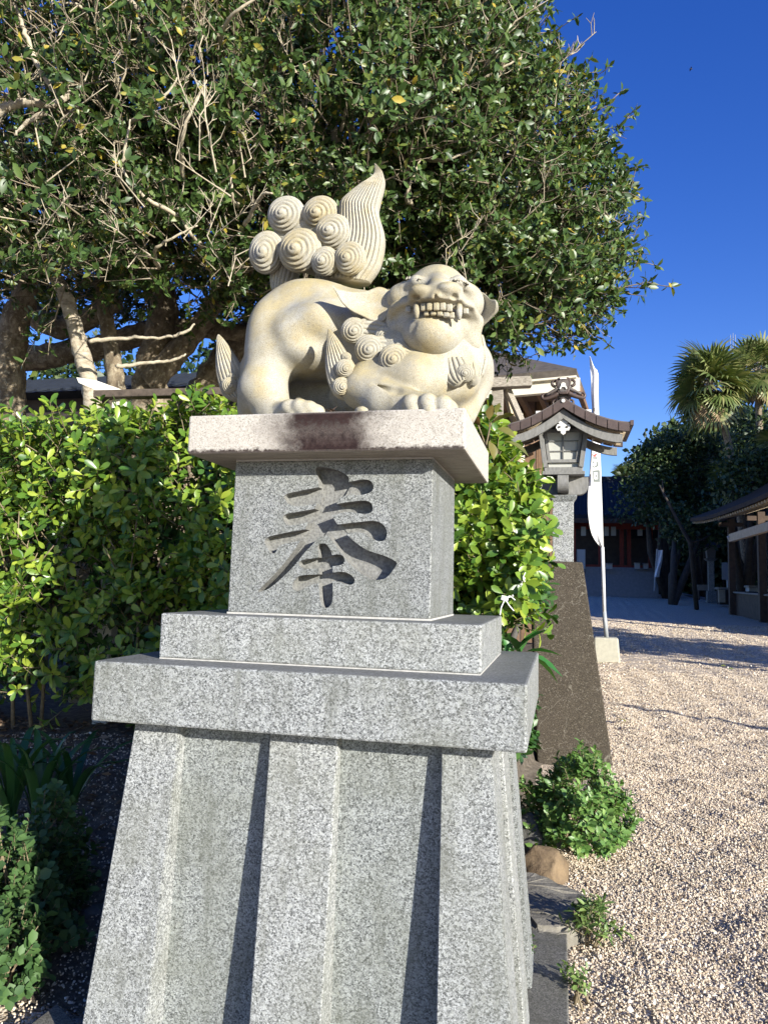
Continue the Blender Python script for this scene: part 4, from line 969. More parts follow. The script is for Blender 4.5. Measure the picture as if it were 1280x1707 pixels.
slab_poly('edging_stone', [(860, 1450), (905, 1458), (955, 1478), (992, 1498), (975, 1530), (950, 1548), (870, 1540)], -.05, .075, 'rock_grey', 'flat grey edging stone beside the pedestal base', 1)
def rock(name, px, py, r, mat, label, seed, z=0., d=None):
    c = atz(px, py, z) if d is None else atd(px, py, d); o = put(name, rock_mesh(c, r, seed), MAT[mat], base=c, smooth=True); return tag(o, label, 'rock')
rock('edging_rock', 908, 1452, (.135, .12, .13), 'rock_brown', 'rounded tan brown rock under the small leafy shrub', 3, .02)
rock('edging_rock', 884, 1405, (.10, .12, .16), 'rock_dark', 'dark upright rock against the pedestal under the shrub', 12, .06)
rock('edging_rock', 990, 1385, (.15, .2, .07), 'rock_grey', 'low grey rock half hidden under the small shrub, nearest the gravel', 8, .0)
rock('garden_rock', 120, 1308, (.11, .10, .085), 'rock_dark', 'smooth dark round rock among dry leaves left of the pedestal', 21, .20)
rock('garden_rock', 158, 1525, (.06, .06, .05), 'rock_dark', 'small dark rock in the shade close to the pedestal foot', 25, .03)
# meter box and pipe
p = atd(866, 975, 4.7)
bxm = thing('conduit_box', 'grey conduit box with bent pipe behind the tied paper strips', 'utility box', (p[0], p[1]+.05, .3))
MB().box(p[0]-.07, p[0]+.06, p[1], p[1]+.1, p[2]-.11, p[2]+.06).put('box', MAT['steel_dark'], bxm, bevel=.008)
MB().tube([atd(872, 1000, 4.75), atd(868, 1030, 4.75), atd(856, 1060, 4.7), atd(846, 1090, 4.7), atd(836, 1140, 4.7)], .022, 8).put('pipe', MAT['lantern_wood_dark'], bxm, smooth=True)
# tied fortune papers
def paper(px, py, d, legs, label):
    c = atd(px, py, d); t = thing('paper_strip', label, 'paper strip', c, 'paper strips tied to the hedge')
    k = ppm(c); mb = MB(); mb.tube([c+RT*(-6*k)+UP*2*k, c+RT*k*0, c+RT*5*k-UP*k], [4*k, 5*k, 4*k], 7).put('knot', MAT['paper_white'], t)
    for dx, dy, dx2, dy2 in legs:
        a = c; m_ = c+RT*dx*k-UP*dy*k; e = c+RT*dx2*k-UP*dy2*k; MB().bar(a, m_, .004, 6*k, FW).bar(m_, e, .004, 5*k, FW).put('paper_tail', MAT['paper_white'], t)
paper(841, 998, 3.45, [(10, -4, 17, 2), (-6, 14, -8, 27), (8, 12, 15, 20), (12, -8, 14, -4)], 'white paper strip tied low on the hedge beside the ledge slab')
paper(870, 966, 3.5, [(-2, 10, -7, 20), (4, 8, 3, 18), (3, -8, 5, -12)], 'white paper strip tied high on the hedge next to the dark slab')

def bush(name, label, base, h, rad, n, leaf, mat, cat='shrub', variants=4, lean=(0, 0), upw=.6, limit=250, leaves=(9, 13), L=(.018, .035), wr=(.45, .6), stem='hedge_twig', flat=1.):
    t = thing(name, label, cat, base)
    vs = []
    for i in range(variants):
        rs = np.random.default_rng(hash(name) % 1000 + i if False else 900+i+len(label)); tb = TB(); Ls = rs.uniform(.05, .09)
        tb.add(*twig_np([(0, 0, -.03), (rs.normal(0, .005), rs.normal(0, .005), Ls)], [.0022, .0014], 3), 1); nl = rs.integers(*leaves)
        for q in range(nl):
            a = q*2.4+rs.normal(0, .3); tt = q/nl; el = rs.uniform(-.1, .5)+.7*tt; Lg = rs.uniform(*L)
            LV, LF = leaf_np(Lg, Lg*rs.uniform(*wr), ((.35, .85), (.68, .9)), rs.uniform(0, .3), .25)
            place_leaf(tb, LV, LF, np.array([0, 0, Ls*tt]), (math.cos(a)*math.cos(el), math.sin(a)*math.cos(el), math.sin(el)), rs.normal(0, .3), 0)
        vs.append(tb.arr())
    P, D = [], []; base = np.array(base, float)
    for _ in range(n):
        v = rng.normal(0, 1, 3); v /= np.linalg.norm(v); v[2] = abs(v[2]); rr = rng.uniform(.5, 1)**.6
        lump = 1+.18*math.sin(v[0]*5+1)+.15*math.sin(v[1]*7+v[2]*4)
        p = base+np.array([v[0]*rad*rr*lump+lean[0]*v[2]*h, v[1]*rad*rr*lump*flat+lean[1]*v[2]*h, .03+v[2]*h*rr*lump]); P.append(p); D.append(v+np.array([0, 0, upw])+rng.normal(0, .25, 3))
    P = np.array(P); D = np.array(D); o = near_first(P)
    masses('foliage', vs, P[o], D[o], rng.uniform(.8, 1.2, n), [mat, MAT[stem]], t, limit, 'leaf_sprig')
    mb = MB()
    for i in range(max(6, n//18)):
        e = P[rng.integers(n)]; mb.tube([base+rng.normal(0, .02, 3)*np.array([1, 1, 0])-np.array([0, 0, .05]), base*.45+e*.55+rng.normal(0, .02, 3), e], [.006, .0045, .002], 5)
    mb.put('stems', MAT[stem], t, smooth=True); return t
b = atd(948, 1372, 4.25); bush('leafy_shrub', 'small bright green leafy shrub at the foot of the dark slab', (b[0]+.03, b[1], b[2]-.10), .40, .33, 520, None, MAT['shrub_leaf'], L=(.028, .05))
b = atz(985, 1572, .0); bush('weed', 'low pale green weed in gravel beside the flat grey stone', b, .10, .065, 34, None, MAT['weed_leaf'], 'weed', L=(.03, .05), wr=(.25, .35), limit=34)
b = atz(964, 1668, .0); bush('weed', 'tiny weed with brown curled leaf by the plinth edge', b, .06, .03, 9, None, MAT['weed_leaf'], 'weed', L=(.02, .03), limit=9)
b = atz(876, 1580, .05); bush('weed', 'tiny green sprout growing from the base between two ribs', (.605, .42, .055), .04, .018, 5, None, MAT['shrub_leaf'], 'weed', L=(.018, .028), limit=5)
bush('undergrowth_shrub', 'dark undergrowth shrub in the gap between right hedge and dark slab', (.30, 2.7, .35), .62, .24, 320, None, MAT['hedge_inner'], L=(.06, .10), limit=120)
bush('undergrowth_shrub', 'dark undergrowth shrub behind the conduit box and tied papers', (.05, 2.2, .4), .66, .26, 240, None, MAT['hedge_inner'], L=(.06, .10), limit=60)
# low shrubs at lower left
for i, (px, py, d, h, rad, n, lab) in enumerate(((20, 1480, 2.95, .34, .26, 300, 'round-leaved low shrub in shade at the left edge, largest of them'), (85, 1400, 3.2, .22, .16, 110, 'round-leaved low shrub reaching right towards the pedestal'), (0, 1650, 2.6, .20, .16, 110, 'round-leaved low shrub at the bottom left corner, tips in sun'))):
    b = atd(px, py, d); bush('low_shrub', lab, (b[0], b[1], float(bedz(b[0], b[1]))-.0), max(.15, b[2]+.16-float(bedz(b[0], b[1]))), rad, n, None, MAT['grey_leaf'], L=(.028, .045), wr=(.7, .9), limit=120)
# broad-leaved plant beside the ledge and the strap-leaved plants
t = thing('broad_leaf_plant', 'glossy broad-leaved plant between table slab and dark slab', 'plant', (at(862, 1120, 1.05)[0], 1.05, .35))
for px, py, dx, dy, L_, Y in ((862, 1085, .55, .75, .17, 1.5), (868, 1088, .3, .9, .15, 1.55), (870, 1090, .95, -.25, .20, 1.45), (876, 1086, .8, .15, .16, 1.4), (866, 1092, -.3, .8, .14, 1.6), (845, 1080, .7, -.5, .11, 1.5), (838, 1065, .5, -.7, .10, 1.55), (880, 1092, .9, -.5, .17, 1.4)):
    tb = TB(); LV, LF = leaf_np(L_, L_*.48, ((.2, .6), (.45, 1.), (.7, .75)), .25, .3); place_leaf(tb, LV, LF, at(px, py, Y-.5), RT*dx+UP*dy-FW*.25, rng.normal(0, .4), 0); V, F, Mi = tb.arr()
    put('leaf', mesh_np('leaf', V, F), MAT['broad_leaf'], t, smooth=True)
mb = MB(); e0 = np.array([at(862, 1120, 1.05)[0]-.16, 1.05, .5]); [mb.tube([e0, (e0+at(x, y, 1.0))/2+np.array([.02, 0, 0]), at(x, y, 1.0)], [.008, .006, .004], 6) for x, y in ((864, 1088), (874, 1088), (842, 1075))]; mb.put('stem', MAT['strap_leaf'], t, smooth=True)
t = thing('creeper', 'reddish-leaved creeper twig behind the right end of the cap', 'plant', at(810, 800, 1.0))
for px, py, dx, dy, L_ in ((800, 710, -.6, .6, .09), (815, 700, .1, 1, .08), (820, 706, .7, .5, .10), (828, 714, .9, -.3, .10), (806, 722, -.7, -.4, .10), (840, 735, .9, -.4, .14), (815, 735, .2, -.6, .1), (826, 690, .2, .9, .06), (834, 698, .8, .4, .07)):
    tb = TB(); LV, LF = leaf_np(L_, L_*.6, ((.25, .7), (.5, 1.), (.75, .7)), .2, .3); place_leaf(tb, LV, LF, at(px, py, 1.05), RT*dx+UP*dy-FW*.3, rng.normal(0, .5), 0); V, F, Mi = tb.arr()
    put('leaf', mesh_np('leaf', V, F), MAT['red_leaf'], t, smooth=True)
MB().tube([at(812, 800, 1.1), at(808, 750, 1.08), at(818, 705, 1.05), at(832, 690, 1.05)], [.006, .005, .004, .002], 6).tube([at(810, 745, 1.08), at(790, 690, 1.05), at(783, 672, 1.04)], [.004, .003, .0015], 5).put('stem', MAT['hedge_twig'], t, smooth=True)
def strap(px, py, d, n, h, label):
    b = atd(px, py, d); z0 = float(bedz(b[0], b[1])); t = thing('strap_leaf_plant', label, 'plant', (b[0], b[1], z0))
    for i in range(n):
        a = i*2.4; out = rng.uniform(.08, .26); hh = h*rng.uniform(.8, 1.1); w = rng.uniform(.035, .05); V = []; F = []
        s = np.array([-math.sin(a), math.cos(a), 0]); r_ = np.array([math.cos(a), math.sin(a), 0]); m_ = 9
        for k in range(m_):
            u = k/(m_-1); p = np.array([b[0], b[1], z0-.02])+r_*(out*u**1.6*1.6)+np.array([0, 0, hh*(u*1.35-.55*u**2.6)]); ww = w*(.6+.6*u)*(1-u**4)+.001
            V += [p-s*ww/2+np.array([0, 0, .006]), p, p+s*ww/2+np.array([0, 0, .006])]
            if k: q = 3*k; F += [(q-3, q-2, q+1, q), (q-2, q-1, q+2, q+1)]
        put('leaf', mesh_np('leaf', np.array(V), np.array(F)), MAT['strap_leaf'], t, smooth=True)
strap(28, 1240, 3.75, 14, .62, 'dark strap-leaved plant under the hedge at the left edge')
strap(72, 1245, 3.65, 15, .66, 'dark strap-leaved clump under the hedge, middle one')
strap(125, 1235, 3.8, 11, .5, 'dark strap-leaved plant under the hedge nearest the pedestal')
# leaf litter
def litter(n, xr, yr, mat, name, zf, Lr=(.03, .07)):
    Vs, Fs = [], []; nn = 0
    for i in range(n):
        x, y = rng.uniform(*xr), rng.uniform(*yr); L_ = rng.uniform(*Lr); LV, LF = leaf_np(L_, L_*rng.uniform(.35, .6), ((.45, 1.),), rng.uniform(-.3, .4), rng.uniform(-.3, .5))
        a = rng.uniform(0, 6.28); d = np.array([math.cos(a), math.sin(a), rng.normal(0, .25)]); tb = TB(); place_leaf(tb, LV, LF, np.array([x, y, float(zf(x, y))+rng.uniform(.004, .02)]), d, rng.normal(0, .4), 0); V, F, _ = tb.arr(); Vs.append(V); Fs.append(F+nn); nn += len(V)
    return put(name, mesh_np(name, np.concatenate(Vs), np.concatenate(Fs)), mat, kind='stuff')
litter(2600, (-3.2, -.3), (.5, 1.9), MAT['dry_leaf'], 'leaf_litter', bedz)
def gravel_z(x, y): return wav(x, y)-.008
litter(260, (.8, 5.5), (-.5, 11), MAT['dry_leaf'], 'gravel_debris', gravel_z, (.012, .04))
for i, (px, py, lab) in enumerate(((1200, 1112, 'fallen green leaf on sunlit gravel below the long shadow band'), (1042, 1206, 'fallen yellow-green leaf on gravel right of the dark slab'), (1002, 1108, 'fallen yellow leaf at the foot of the concrete flag block'), (1212, 1117, 'fallen yellow-tipped leaf lying beside the green one on gravel'))):
    q = atz(px, py, 0); tb = TB(); LV, LF = leaf_np(.12, .06, ((.3, .8), (.6, 1.)), .2, .35); place_leaf(tb, LV, LF, q+np.array([0, 0, .02]), (math.cos(i*2), math.sin(i*2), .25), .3, 0); V, F, _ = tb.arr()
    tag(put('fallen_leaf', mesh_np('fallen_leaf', V, F), MAT['yellow_leaf'], base=q, smooth=True), lab, 'leaf')
q = at(548, 687, -.30); q[2] = 2.012; tb = TB()
for a in (0.2, 1.1, 2.6, 3.5): LV, LF = leaf_np(.05, .02, ((.45, 1.),), -.2, .3); place_leaf(tb, LV, LF, q+np.array([.02*a-.03, 0, 0]), (math.cos(a), .3*math.sin(a), .35), .4, 0)
V, F, _ = tb.arr(); tag(put('dry_leaf_scrap', mesh_np('dry_leaf_scrap', V, F), MAT['dry_leaf'], base=q), 'dry brown leaf scraps on the cap under the lion-dog belly', 'leaf')

# ------------------------------------------------------------------ wooden lantern on granite post
LD = 7.2
lc = atd(938, 800, LD); lx, ly = lc[0], lc[1]; k = LD/FPX
def LZ(py): return atd(938, py, LD)[2]
lan = thing('lantern', 'brown gabled wooden lantern on a granite post beside the white flag', 'lantern', (lx, ly, .3))
hw = .098
MB().box(lx-hw, lx+hw, ly-hw, ly+hw, .25, LZ(838)).put('post', MAT['granite_post'], lan, bevel=.006)
MB().hexa([(lx-hw, ly-hw, LZ(838)), (lx+hw, ly-hw, LZ(838)), (lx+hw, ly+hw, LZ(838)), (lx-hw, ly+hw, LZ(838)), (lx-hw-.035, ly-hw-.035, LZ(828)), (lx+hw+.035, ly-hw-.035, LZ(828)), (lx+hw+.035, ly+hw+.035, LZ(828)), (lx-hw-.035, ly+hw+.035, LZ(828))]).put('post_capital', MAT['granite_post'], lan, bevel=.006)
# crossed bracket beams
def bracket(dirx, z0, z1, ln, w):
    m = MB(); n_ = 8; pr = []
    for i in range(n_+1): a = math.pi/2*i/n_; pr.append((-ln+(1-math.cos(a))*.07*1.0, z0+(1-math.sin(a))*.07))
    poly = [(-ln, z1)]+[(-ln+.09*(1-math.cos(math.pi/2*i/n_)), z0+(z1-z0)*.55*(1-math.sin(math.pi/2*i/n_))) for i in range(n_+1)]
    poly = poly+[(-x, z) for x, z in poly[::-1]]
    P = [(lx+u, ly-w/2, z) if dirx else (lx-w/2, ly+u, z) for u, z in poly]
    m.prism(P, (0, w, 0) if dirx else (w, 0, 0)); me = m.mesh(); b_ = bmesh.new(); b_.from_mesh(me); bmesh.ops.recalc_face_normals(b_, faces=b_.faces); b_.to_mesh(me); b_.free()
    return put('bracket', me, MAT['lantern_wood'], lan)
bracket(True, LZ(826), LZ(797), .235, .10); bracket(False, LZ(825), LZ(798), .235, .102)
zb_, zt_ = LZ(796), LZ(706); wb_, wt_ = .165, .225
MB().box(lx-.20, lx+.20, ly-.20, ly+.20, zb_, zb_+.035).put('base_plate', MAT['lantern_wood'], lan, bevel=.004)
MB().box(lx-.175, lx+.175, ly-.175, ly+.175, zb_+.035, zb_+.075).put('sill', MAT['lantern_wood'], lan, bevel=.004)
z0 = zb_+.075
core_ = MB().hexa([(lx-wb_+.03, ly-wb_+.03, z0), (lx+wb_-.03, ly-wb_+.03, z0), (lx+wb_-.03, ly+wb_-.03, z0), (lx-wb_+.03, ly+wb_-.03, z0), (lx-wt_+.03, ly-wt_+.03, zt_), (lx+wt_-.03, ly-wt_+.03, zt_), (lx+wt_-.03, ly+wt_-.03, zt_), (lx-wt_+.03, ly+wt_-.03, zt_)])
core_.put('paper_pane', MAT['paper'], lan)
for sx in (-1, 1):
    for sy in (-1, 1):
        MB().bar((lx+sx*wb_, ly+sy*wb_, z0), (lx+sx*wt_, ly+sy*wt_, zt_+.02), .045, .045, (0, 1, 0)).put('corner_post', MAT['lantern_wood'], lan, bevel=.004)
def wat(z): return wb_+(wt_-wb_)*(z-z0)/(zt_-z0)
for face in range(4):
    R_ = rotm((0, 0, 1), face*math.pi/2); o_ = np.array([lx, ly, 0])
    def fb(u0, z0_, u1, z1_, w, h, off=-.006):
        a = R_ @ np.array([u0, -(wat(z0_)-.03)+off, z0_])+o_; b = R_ @ np.array([u1, -(wat(z1_)-.03)+off, z1_])+o_
        return MB().bar(a, b, w, h, tuple(R_ @ np.array([0, -1., 0]))) 
    zs = z0+.06; ze = zt_-.10
    fw_ = []
    for z_ in (zs, ze): fb(-wat(z_)+.02, z_, wat(z_)-.02, z_, .03, .03, -.012).put('window_frame', MAT['lantern_wood'], lan)
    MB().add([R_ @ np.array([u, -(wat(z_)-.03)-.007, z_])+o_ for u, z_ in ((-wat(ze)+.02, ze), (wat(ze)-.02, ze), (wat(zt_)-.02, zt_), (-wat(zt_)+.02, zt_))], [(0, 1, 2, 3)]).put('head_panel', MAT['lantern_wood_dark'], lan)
    for s_ in (-1, 1): fb(s_*(wat(zs)-.045), zs, s_*(wat(ze)-.045), ze, .028, .028, -.014).put('window_frame', MAT['lantern_wood'], lan)
    fb(0, zs, 0, ze, .012, .012, -.010).put('muntin', MAT['lantern_wood'], lan)
    for q in (1, 2): z_ = zs+(ze-zs)*q/3; fb(-wat(z_)+.05, z_, wat(z_)-.05, z_, .009, .009, -.009).put('muntin', MAT['lantern_wood'], lan)
# roof: curved gable, ridge front to back
zr, zee = LZ(690), LZ(733); hwid = .575; ylen = .40
def rz_(u, top): # u in 0..1 from ridge to eave
    return top+(zee-zr)*(1-(1-u)**1.75*1.0)
def gable_band(y0, y1, thick, off, mat, name, wid=hwid, parent=lan, n=14, seg=None):
    for s_ in (-1, 1):
        if seg is None: rngs = [(0., 1.)]
        else: rngs = [(i/seg, (i+1)/seg-.012) for i in range(seg)]
        for (ua, ub) in rngs:
            m = MB(); U = np.linspace(ua, ub, n); top = [(lx+s_*u*wid, rz_(u, zr+off)) for u in U]; bot = [(x, z-thick*(1-.12*u)) for (x, z), u in zip(top, U)]
            poly = [(x, y0, z) for x, z in top]+[(x, y0, z) for x, z in bot[::-1]]
            m.prism(poly, (0, y1-y0, 0)); me = m.mesh(); b_ = bmesh.new(); b_.from_mesh(me); bmesh.ops.recalc_face_normals(b_, faces=b_.faces); b_.to_mesh(me); b_.free()
            put(name, me, MAT[mat], parent)
gable_band(ly-ylen+.012, ly+ylen-.012, .035, .085, 'copper_dark', 'roof_sheet', hwid+.03)
for f_ in (-1, 1):
    yf = ly+f_*ylen
    gable_band(min(yf, yf-f_*.05), max(yf, yf-f_*.05), .088, .075, 'copper', 'bargeboard', hwid+.015, seg=6)
    yg = ly+f_*(ylen-.045)
    gable_band(min(yg, yg-f_*.04), max(yg, yg-f_*.04), .088, -.02, 'lantern_wood', 'barge_rafter', hwid-.05)
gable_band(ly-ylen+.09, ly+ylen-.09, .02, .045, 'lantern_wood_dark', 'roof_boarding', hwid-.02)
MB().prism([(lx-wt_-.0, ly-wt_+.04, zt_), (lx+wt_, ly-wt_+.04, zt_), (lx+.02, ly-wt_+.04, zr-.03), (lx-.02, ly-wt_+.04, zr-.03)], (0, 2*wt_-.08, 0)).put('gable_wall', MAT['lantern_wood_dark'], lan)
for s_ in (-1, 1):
    for i in range(11):
        y_ = ly-ylen+.10+i*(2*ylen-.2)/10; U = np.linspace(.36, .97, 5)
        mb = MB(); [mb.bar((lx+s_*U[j]*hwid, y_, rz_(U[j], zr)+.012-.0), (lx+s_*U[j+1]*hwid, y_, rz_(U[j+1], zr)+.012), .022, .03) for j in range(4)]; mb.put('rafter', MAT['tan_wood'], lan)
    MB().bar((lx+s_*(hwid+.03), ly-ylen, zee+.075), (lx+s_*(hwid+.03), ly+ylen, zee+.075), .03, .045).put('eave_strip', MAT['copper'], lan)
    MB().bar((lx+s_*wt_*1.0, ly-ylen+.06, zt_+.035), (lx+s_*wt_, ly+ylen-.06, zt_+.035), .055, .06).put('purlin', MAT['white_carving'], lan, bevel=.004)
# gable pendant (carved white)
yp = ly-ylen-.004
def disc(cx, cz, r, y0, y1, n=14, sx=1, sz=1): return [(cx+r*sx*math.cos(2*math.pi*i/n), y0, cz+r*sz*math.sin(2*math.pi*i/n)) for i in range(n)]
zc = LZ(720); mb = MB()
prof = [(0, .075), (.035, .085), (.062, .06), (.05, .035), (.03, .02), (.055, .012), (.066, -.015), (.05, -.045), (.025, -.045), (.02, -.07), (0, -.085)]
poly = [(lx+x, yp+.075, zc+z) for x, z in prof]+[(lx-x, yp+.075, zc+z) for x, z in prof[-2:0:-1]]
mb.prism(poly, (0, .025, 0)); me = mb.mesh(); b_ = bmesh.new(); b_.from_mesh(me); bmesh.ops.recalc_face_normals(b_, faces=b_.faces); b_.to_mesh(me); b_.free(); put('pendant', me, MAT['white_carving'], lan)
for s_ in (-1, 1): MB().tube([(lx+s_*.035, yp+.073, zc-.012), (lx+s_*.035, yp+.068, zc-.012)], .012, 8).put('pendant_eye', MAT['lantern_wood_dark'], lan)
MB().tube([(lx, ly-ylen-.012, zr+.045), (lx, ly-ylen+.01, zr+.045)], .017, 10).put('nail_cover', MAT['white_carving'], lan)
# ridge with crest ornament and curls
MB().box(lx-.055, lx+.055, ly-ylen+.05, ly+ylen-.05, zr+.085, zr+.135).put('ridge', MAT['copper_dark'], lan, bevel=.008)
for f_ in (-1, 1):
    y_ = ly+f_*(ylen-.03); cr = thing.__wrapped__ if False else None
    z_ = zr+.085
    shield = [(-.065, .165), (-.045, .185), (.045, .185), (.065, .165), (.072, .14), (.052, .05), (.035, .025), (-.035, .025), (-.052, .05), (-.072, .14)]
    mb = MB(); mb.prism([(lx+x, y_-.03, z_+z) for x, z in shield], (0, .06, 0)); me = mb.mesh('crest', .006)
    b_ = bmesh.new(); b_.from_mesh(me); bmesh.ops.recalc_face_normals(b_, faces=b_.faces); b_.to_mesh(me); b_.free()
    crest = put('crest', me, MAT['copper'], lan)
    inner = [(x*.72, .03+(z-.03)*.72+.02) for x, z in shield]; mb = MB(); mb.prism([(lx+x, y_-f_*.0+f_*.030-.004, z_+z) for x, z in inner], (0, .008, 0)).put('crest_panel', MAT['copper_dark'], crest)
    MB().tube([(lx, y_+f_*.03, z_+.11), (lx, y_+f_*.045, z_+.11)], .022, 10).put('crest_boss', MAT['white_carving'], crest)
    MB().bar((lx-.03, y_+f_*.04, z_+.17), (lx+.03, y_+f_*.04, z_+.17), .012, .012).bar((lx-.012, y_+f_*.04, z_+.11), (lx-.03, y_+f_*.04, z_+.07), .012, .012).bar((lx+.012, y_+f_*.04, z_+.11), (lx+.03, y_+f_*.04, z_+.07), .012, .012).put('crest_mark', MAT['white_carving'], crest)
    for s_ in (-1, 1):
        sp = [(.068+.042*math.sin(a)*(1-a/9), .105+.042*(1-math.cos(a))*(1-a/9)) for a in np.linspace(0, 5, 16)]
        MB().tube([(lx+s_*x, y_, z_+z) for x, z in sp], np.linspace(.015, .009, 16), 8).put('crest_scroll', MAT['copper'], crest, smooth=True)
        sp = [(.04+.13*t, .045-.085*t+.03*t*t) for t in np.linspace(0, 1, 8)]+[(.17+.024*math.sin(a), -.01+.024*(1-math.cos(a))) for a in np.linspace(.3, 4, 10)]
        MB().tube([(lx+s_*x, y_, z_+z) for x, z in sp], np.r_[np.linspace(.026, .017, 8), np.linspace(.016, .008, 10)], 8).put('crest_scroll', MAT['copper'], crest, smooth=True)
        sp = [(.04+.12*t, .085-.06*t) for t in np.linspace(0, 1, 6)]; MB().tube([(lx+s_*x, y_-f_*-.012, z_+z) for x, z in sp], np.linspace(.02, .012, 6), 6).put('crest_scroll', MAT['copper_dark'], crest, smooth=True)

# ------------------------------------------------------------------ white banner on pole
BD = 15.3
q = atz(1011, 1104, 0.); BD = float((q-CAM) @ FW); kb = BD/FPX
fl = thing('banner_flag', 'tall narrow white banner with painted characters on a steel pole', 'flag', q)
bxx = thing('flag_base', 'square concrete block holding the white flag pole', 'concrete block', q)
MB().hexa([q+np.array(v) for v in ((-.26, -.02, -.02), (.27, -.02, -.02), (.27, .45, -.02), (-.26, .45, -.02), (-.25, 0, .50), (.23, 0, .50), (.23, .43, .50), (-.25, .43, .50))]).put('block', MAT['concrete'], bxx, bevel=.03)
def BP(px, py, dy=0.): return atd(px, py, BD+.2+dy)
MB().tube([BP(1010.5, 1063), BP(1006.5, 1020)], .045, 12).put('pole_sleeve', MAT['steel_dark'], fl, smooth=True)
MB().tube([BP(1007, 1030), BP(1003.5, 912)], .037, 12).put('pole', MAT['steel'], fl, smooth=True)
MB().tube([BP(1003.5, 912), BP(999, 780), BP(993, 620)], .028, 10).put('pole', MAT['steel'], fl, smooth=True)
Lf = [(982, 594), (984, 625), (985, 660), (986.5, 690), (984, 760), (981, 800), (979, 830), (980, 860), (985, 888), (993, 903), (1001, 912)]
Rf = [(983.5, 595), (990, 612), (996.5, 622), (997, 660), (998, 695), (1000, 760), (1001, 800), (1002, 830), (1003, 860), (1003.5, 890), (1004, 913)]
Lr, Rr = resample(Lf, 50), resample(Rf, 50); V = []
for i in range(50):
    for j in range(9):
        u = j/8; p = Lr[i]*(1-u)+Rr[i]*u; V.append(atd(p[0], p[1], BD+.10+.03*math.sin(u*6+i*.13)*(1-u)+.04*(1-u)))
F = [(i*9+j, i*9+j+1, (i+1)*9+j+1, (i+1)*9+j) for i in range(49) for j in range(8)]
o = put('cloth', mesh_np('cloth', np.array(V), np.array(F)), MAT['cloth'], fl, smooth=True); md = o.modifiers.new('t', 'SOLIDIFY'); md.thickness = .006; md.offset = 0
def flag_mark(polys, mat, name='painted_character'):
    mb = MB()
    for P in polys: mb.prism([atd(x, y, BD-.06) for x, y in P], FW*.012)
    mb.put(name, MAT[mat], fl)
flag_mark([[(987.3, 684), (989, 681), (990.8, 679.5), (991, 685.5), (988, 686)], [(988.5, 690), (990, 688.5), (991, 689), (989.6, 692.5), (988.6, 692)]], 'ink')
flag_mark([[(986.5, 757), (989.5, 759), (991, 757), (994, 756), (994.5, 758), (992, 760), (994.5, 761.5), (987.5, 761.5), (989, 760), (986.5, 758.5)]], 'red_ink')
flag_mark([[(988, 762), (995, 762), (995, 765), (988, 765)], [(987, 768), (989, 769), (991, 772), (990.4, 774), (987.2, 771)], [(992.5, 769.5), (994.5, 768.5), (996.8, 772), (996.9, 776), (994, 779), (990, 780), (987.5, 778.5), (987.6, 776.5), (990.5, 777.5), (993.6, 775.5), (994.3, 773)]], 'grey_ink')
flag_mark([[(987.5, 784), (999, 783.5), (999.3, 787), (987.8, 787.3)], [(987.8, 787.3), (990, 787.2), (990.5, 799), (988.5, 804.5)], [(996.3, 787), (999.3, 787), (999.6, 803.5), (996.5, 803.5)], [(990.5, 799), (996.5, 799), (996.5, 803.5), (989.4, 803.6)], [(992, 792), (994.6, 791.8), (994.7, 795), (992.1, 795)]], 'grey_ink')

# ------------------------------------------------------------------ open pavilion behind the lantern
PD = 10.2
def PV(px, py, d=PD): return atd(px, py, d)
pav = thing('pavilion', 'open timber pavilion with cream fascia and brown roof behind the statue', 'pavilion', (PV(830, 900)[0], PV(830, 900)[1], .4))
mb = MB(); a, b, c_, d_ = PV(700, 672, 10.0), PV(961, 640, 9.5), PV(961, 640, 9.5), None
MB().bar(PV(690, 666, 10.4), PV(961, 641, 9.6), .10, .17, (0, 0, 1)).put('fascia', MAT['cream'], pav)
MB().bar(PV(690, 654.5, 10.37), PV(961, 629.5, 9.57), .14, .025, (0, 0, 1)).put('gutter_strip', MAT['cream'], pav)
MB().bar(PV(961, 641, 9.6), PV(962, 650, 16), .08, .17).put('side_fascia', MAT['cream'], pav)
# roof plane behind the fascia
r0, r1, r2_, r3 = PV(690, 650, 10.4), PV(961, 627, 9.6), PV(800, 590, 13.5), PV(640, 590, 14)
mb = MB(); mb.prism([r0, r1, r2_, r3], (0, 0, .10)).put('roof', MAT['roof_brown'], pav)
mb = MB(); mb.prism([r1, PV(975, 660, 16), PV(900, 640, 17), r2_], (0, 0, .08)).put('roof_side', MAT['roof_brown'], pav)
MB().bar(PV(770, 642, 9.3), PV(885, 637, 9.25), .15, .125).put('beam', MAT['grey_wood'], pav, bevel=.008)
def post(px, d, w, z1, mat): 
    a = PV(px, 700, d); return MB().box(a[0]-w/2, a[0]+w/2, a[1]-w/2, a[1]+w/2, .3, z1).put('post', MAT[mat], pav, bevel=.006)
post(829, 9.3, .135, PV(829, 645, 9.3)[2], 'grey_wood')
MB().bar(PV(845, 648, 9.35), PV(870, 705, 9.4), .06, .075).put('brace', MAT['grey_wood'], pav)
MB().bar(PV(841, 648, 9.6), PV(858, 712, 9.7), .05, .06).put('brace', MAT['tan_wood'], pav)
MB().bar(PV(861, 690, 9.55), PV(861, 950, 9.55), .10, .14, (0, 1, 0)).put('post', MAT['tan_wood'], pav)
MB().bar(PV(868, 690, 9.8), PV(878, 950, 9.8), .05, .08, (0, 1, 0)).put('post', MAT['cream'], pav)
for i in range(9): MB().bar(PV(700+i*33, 668-i*2.4, 10.3), PV(735+i*31, 706-i*.5, 14), .07, .10).put('rafter', MAT['pav_wood'], pav)
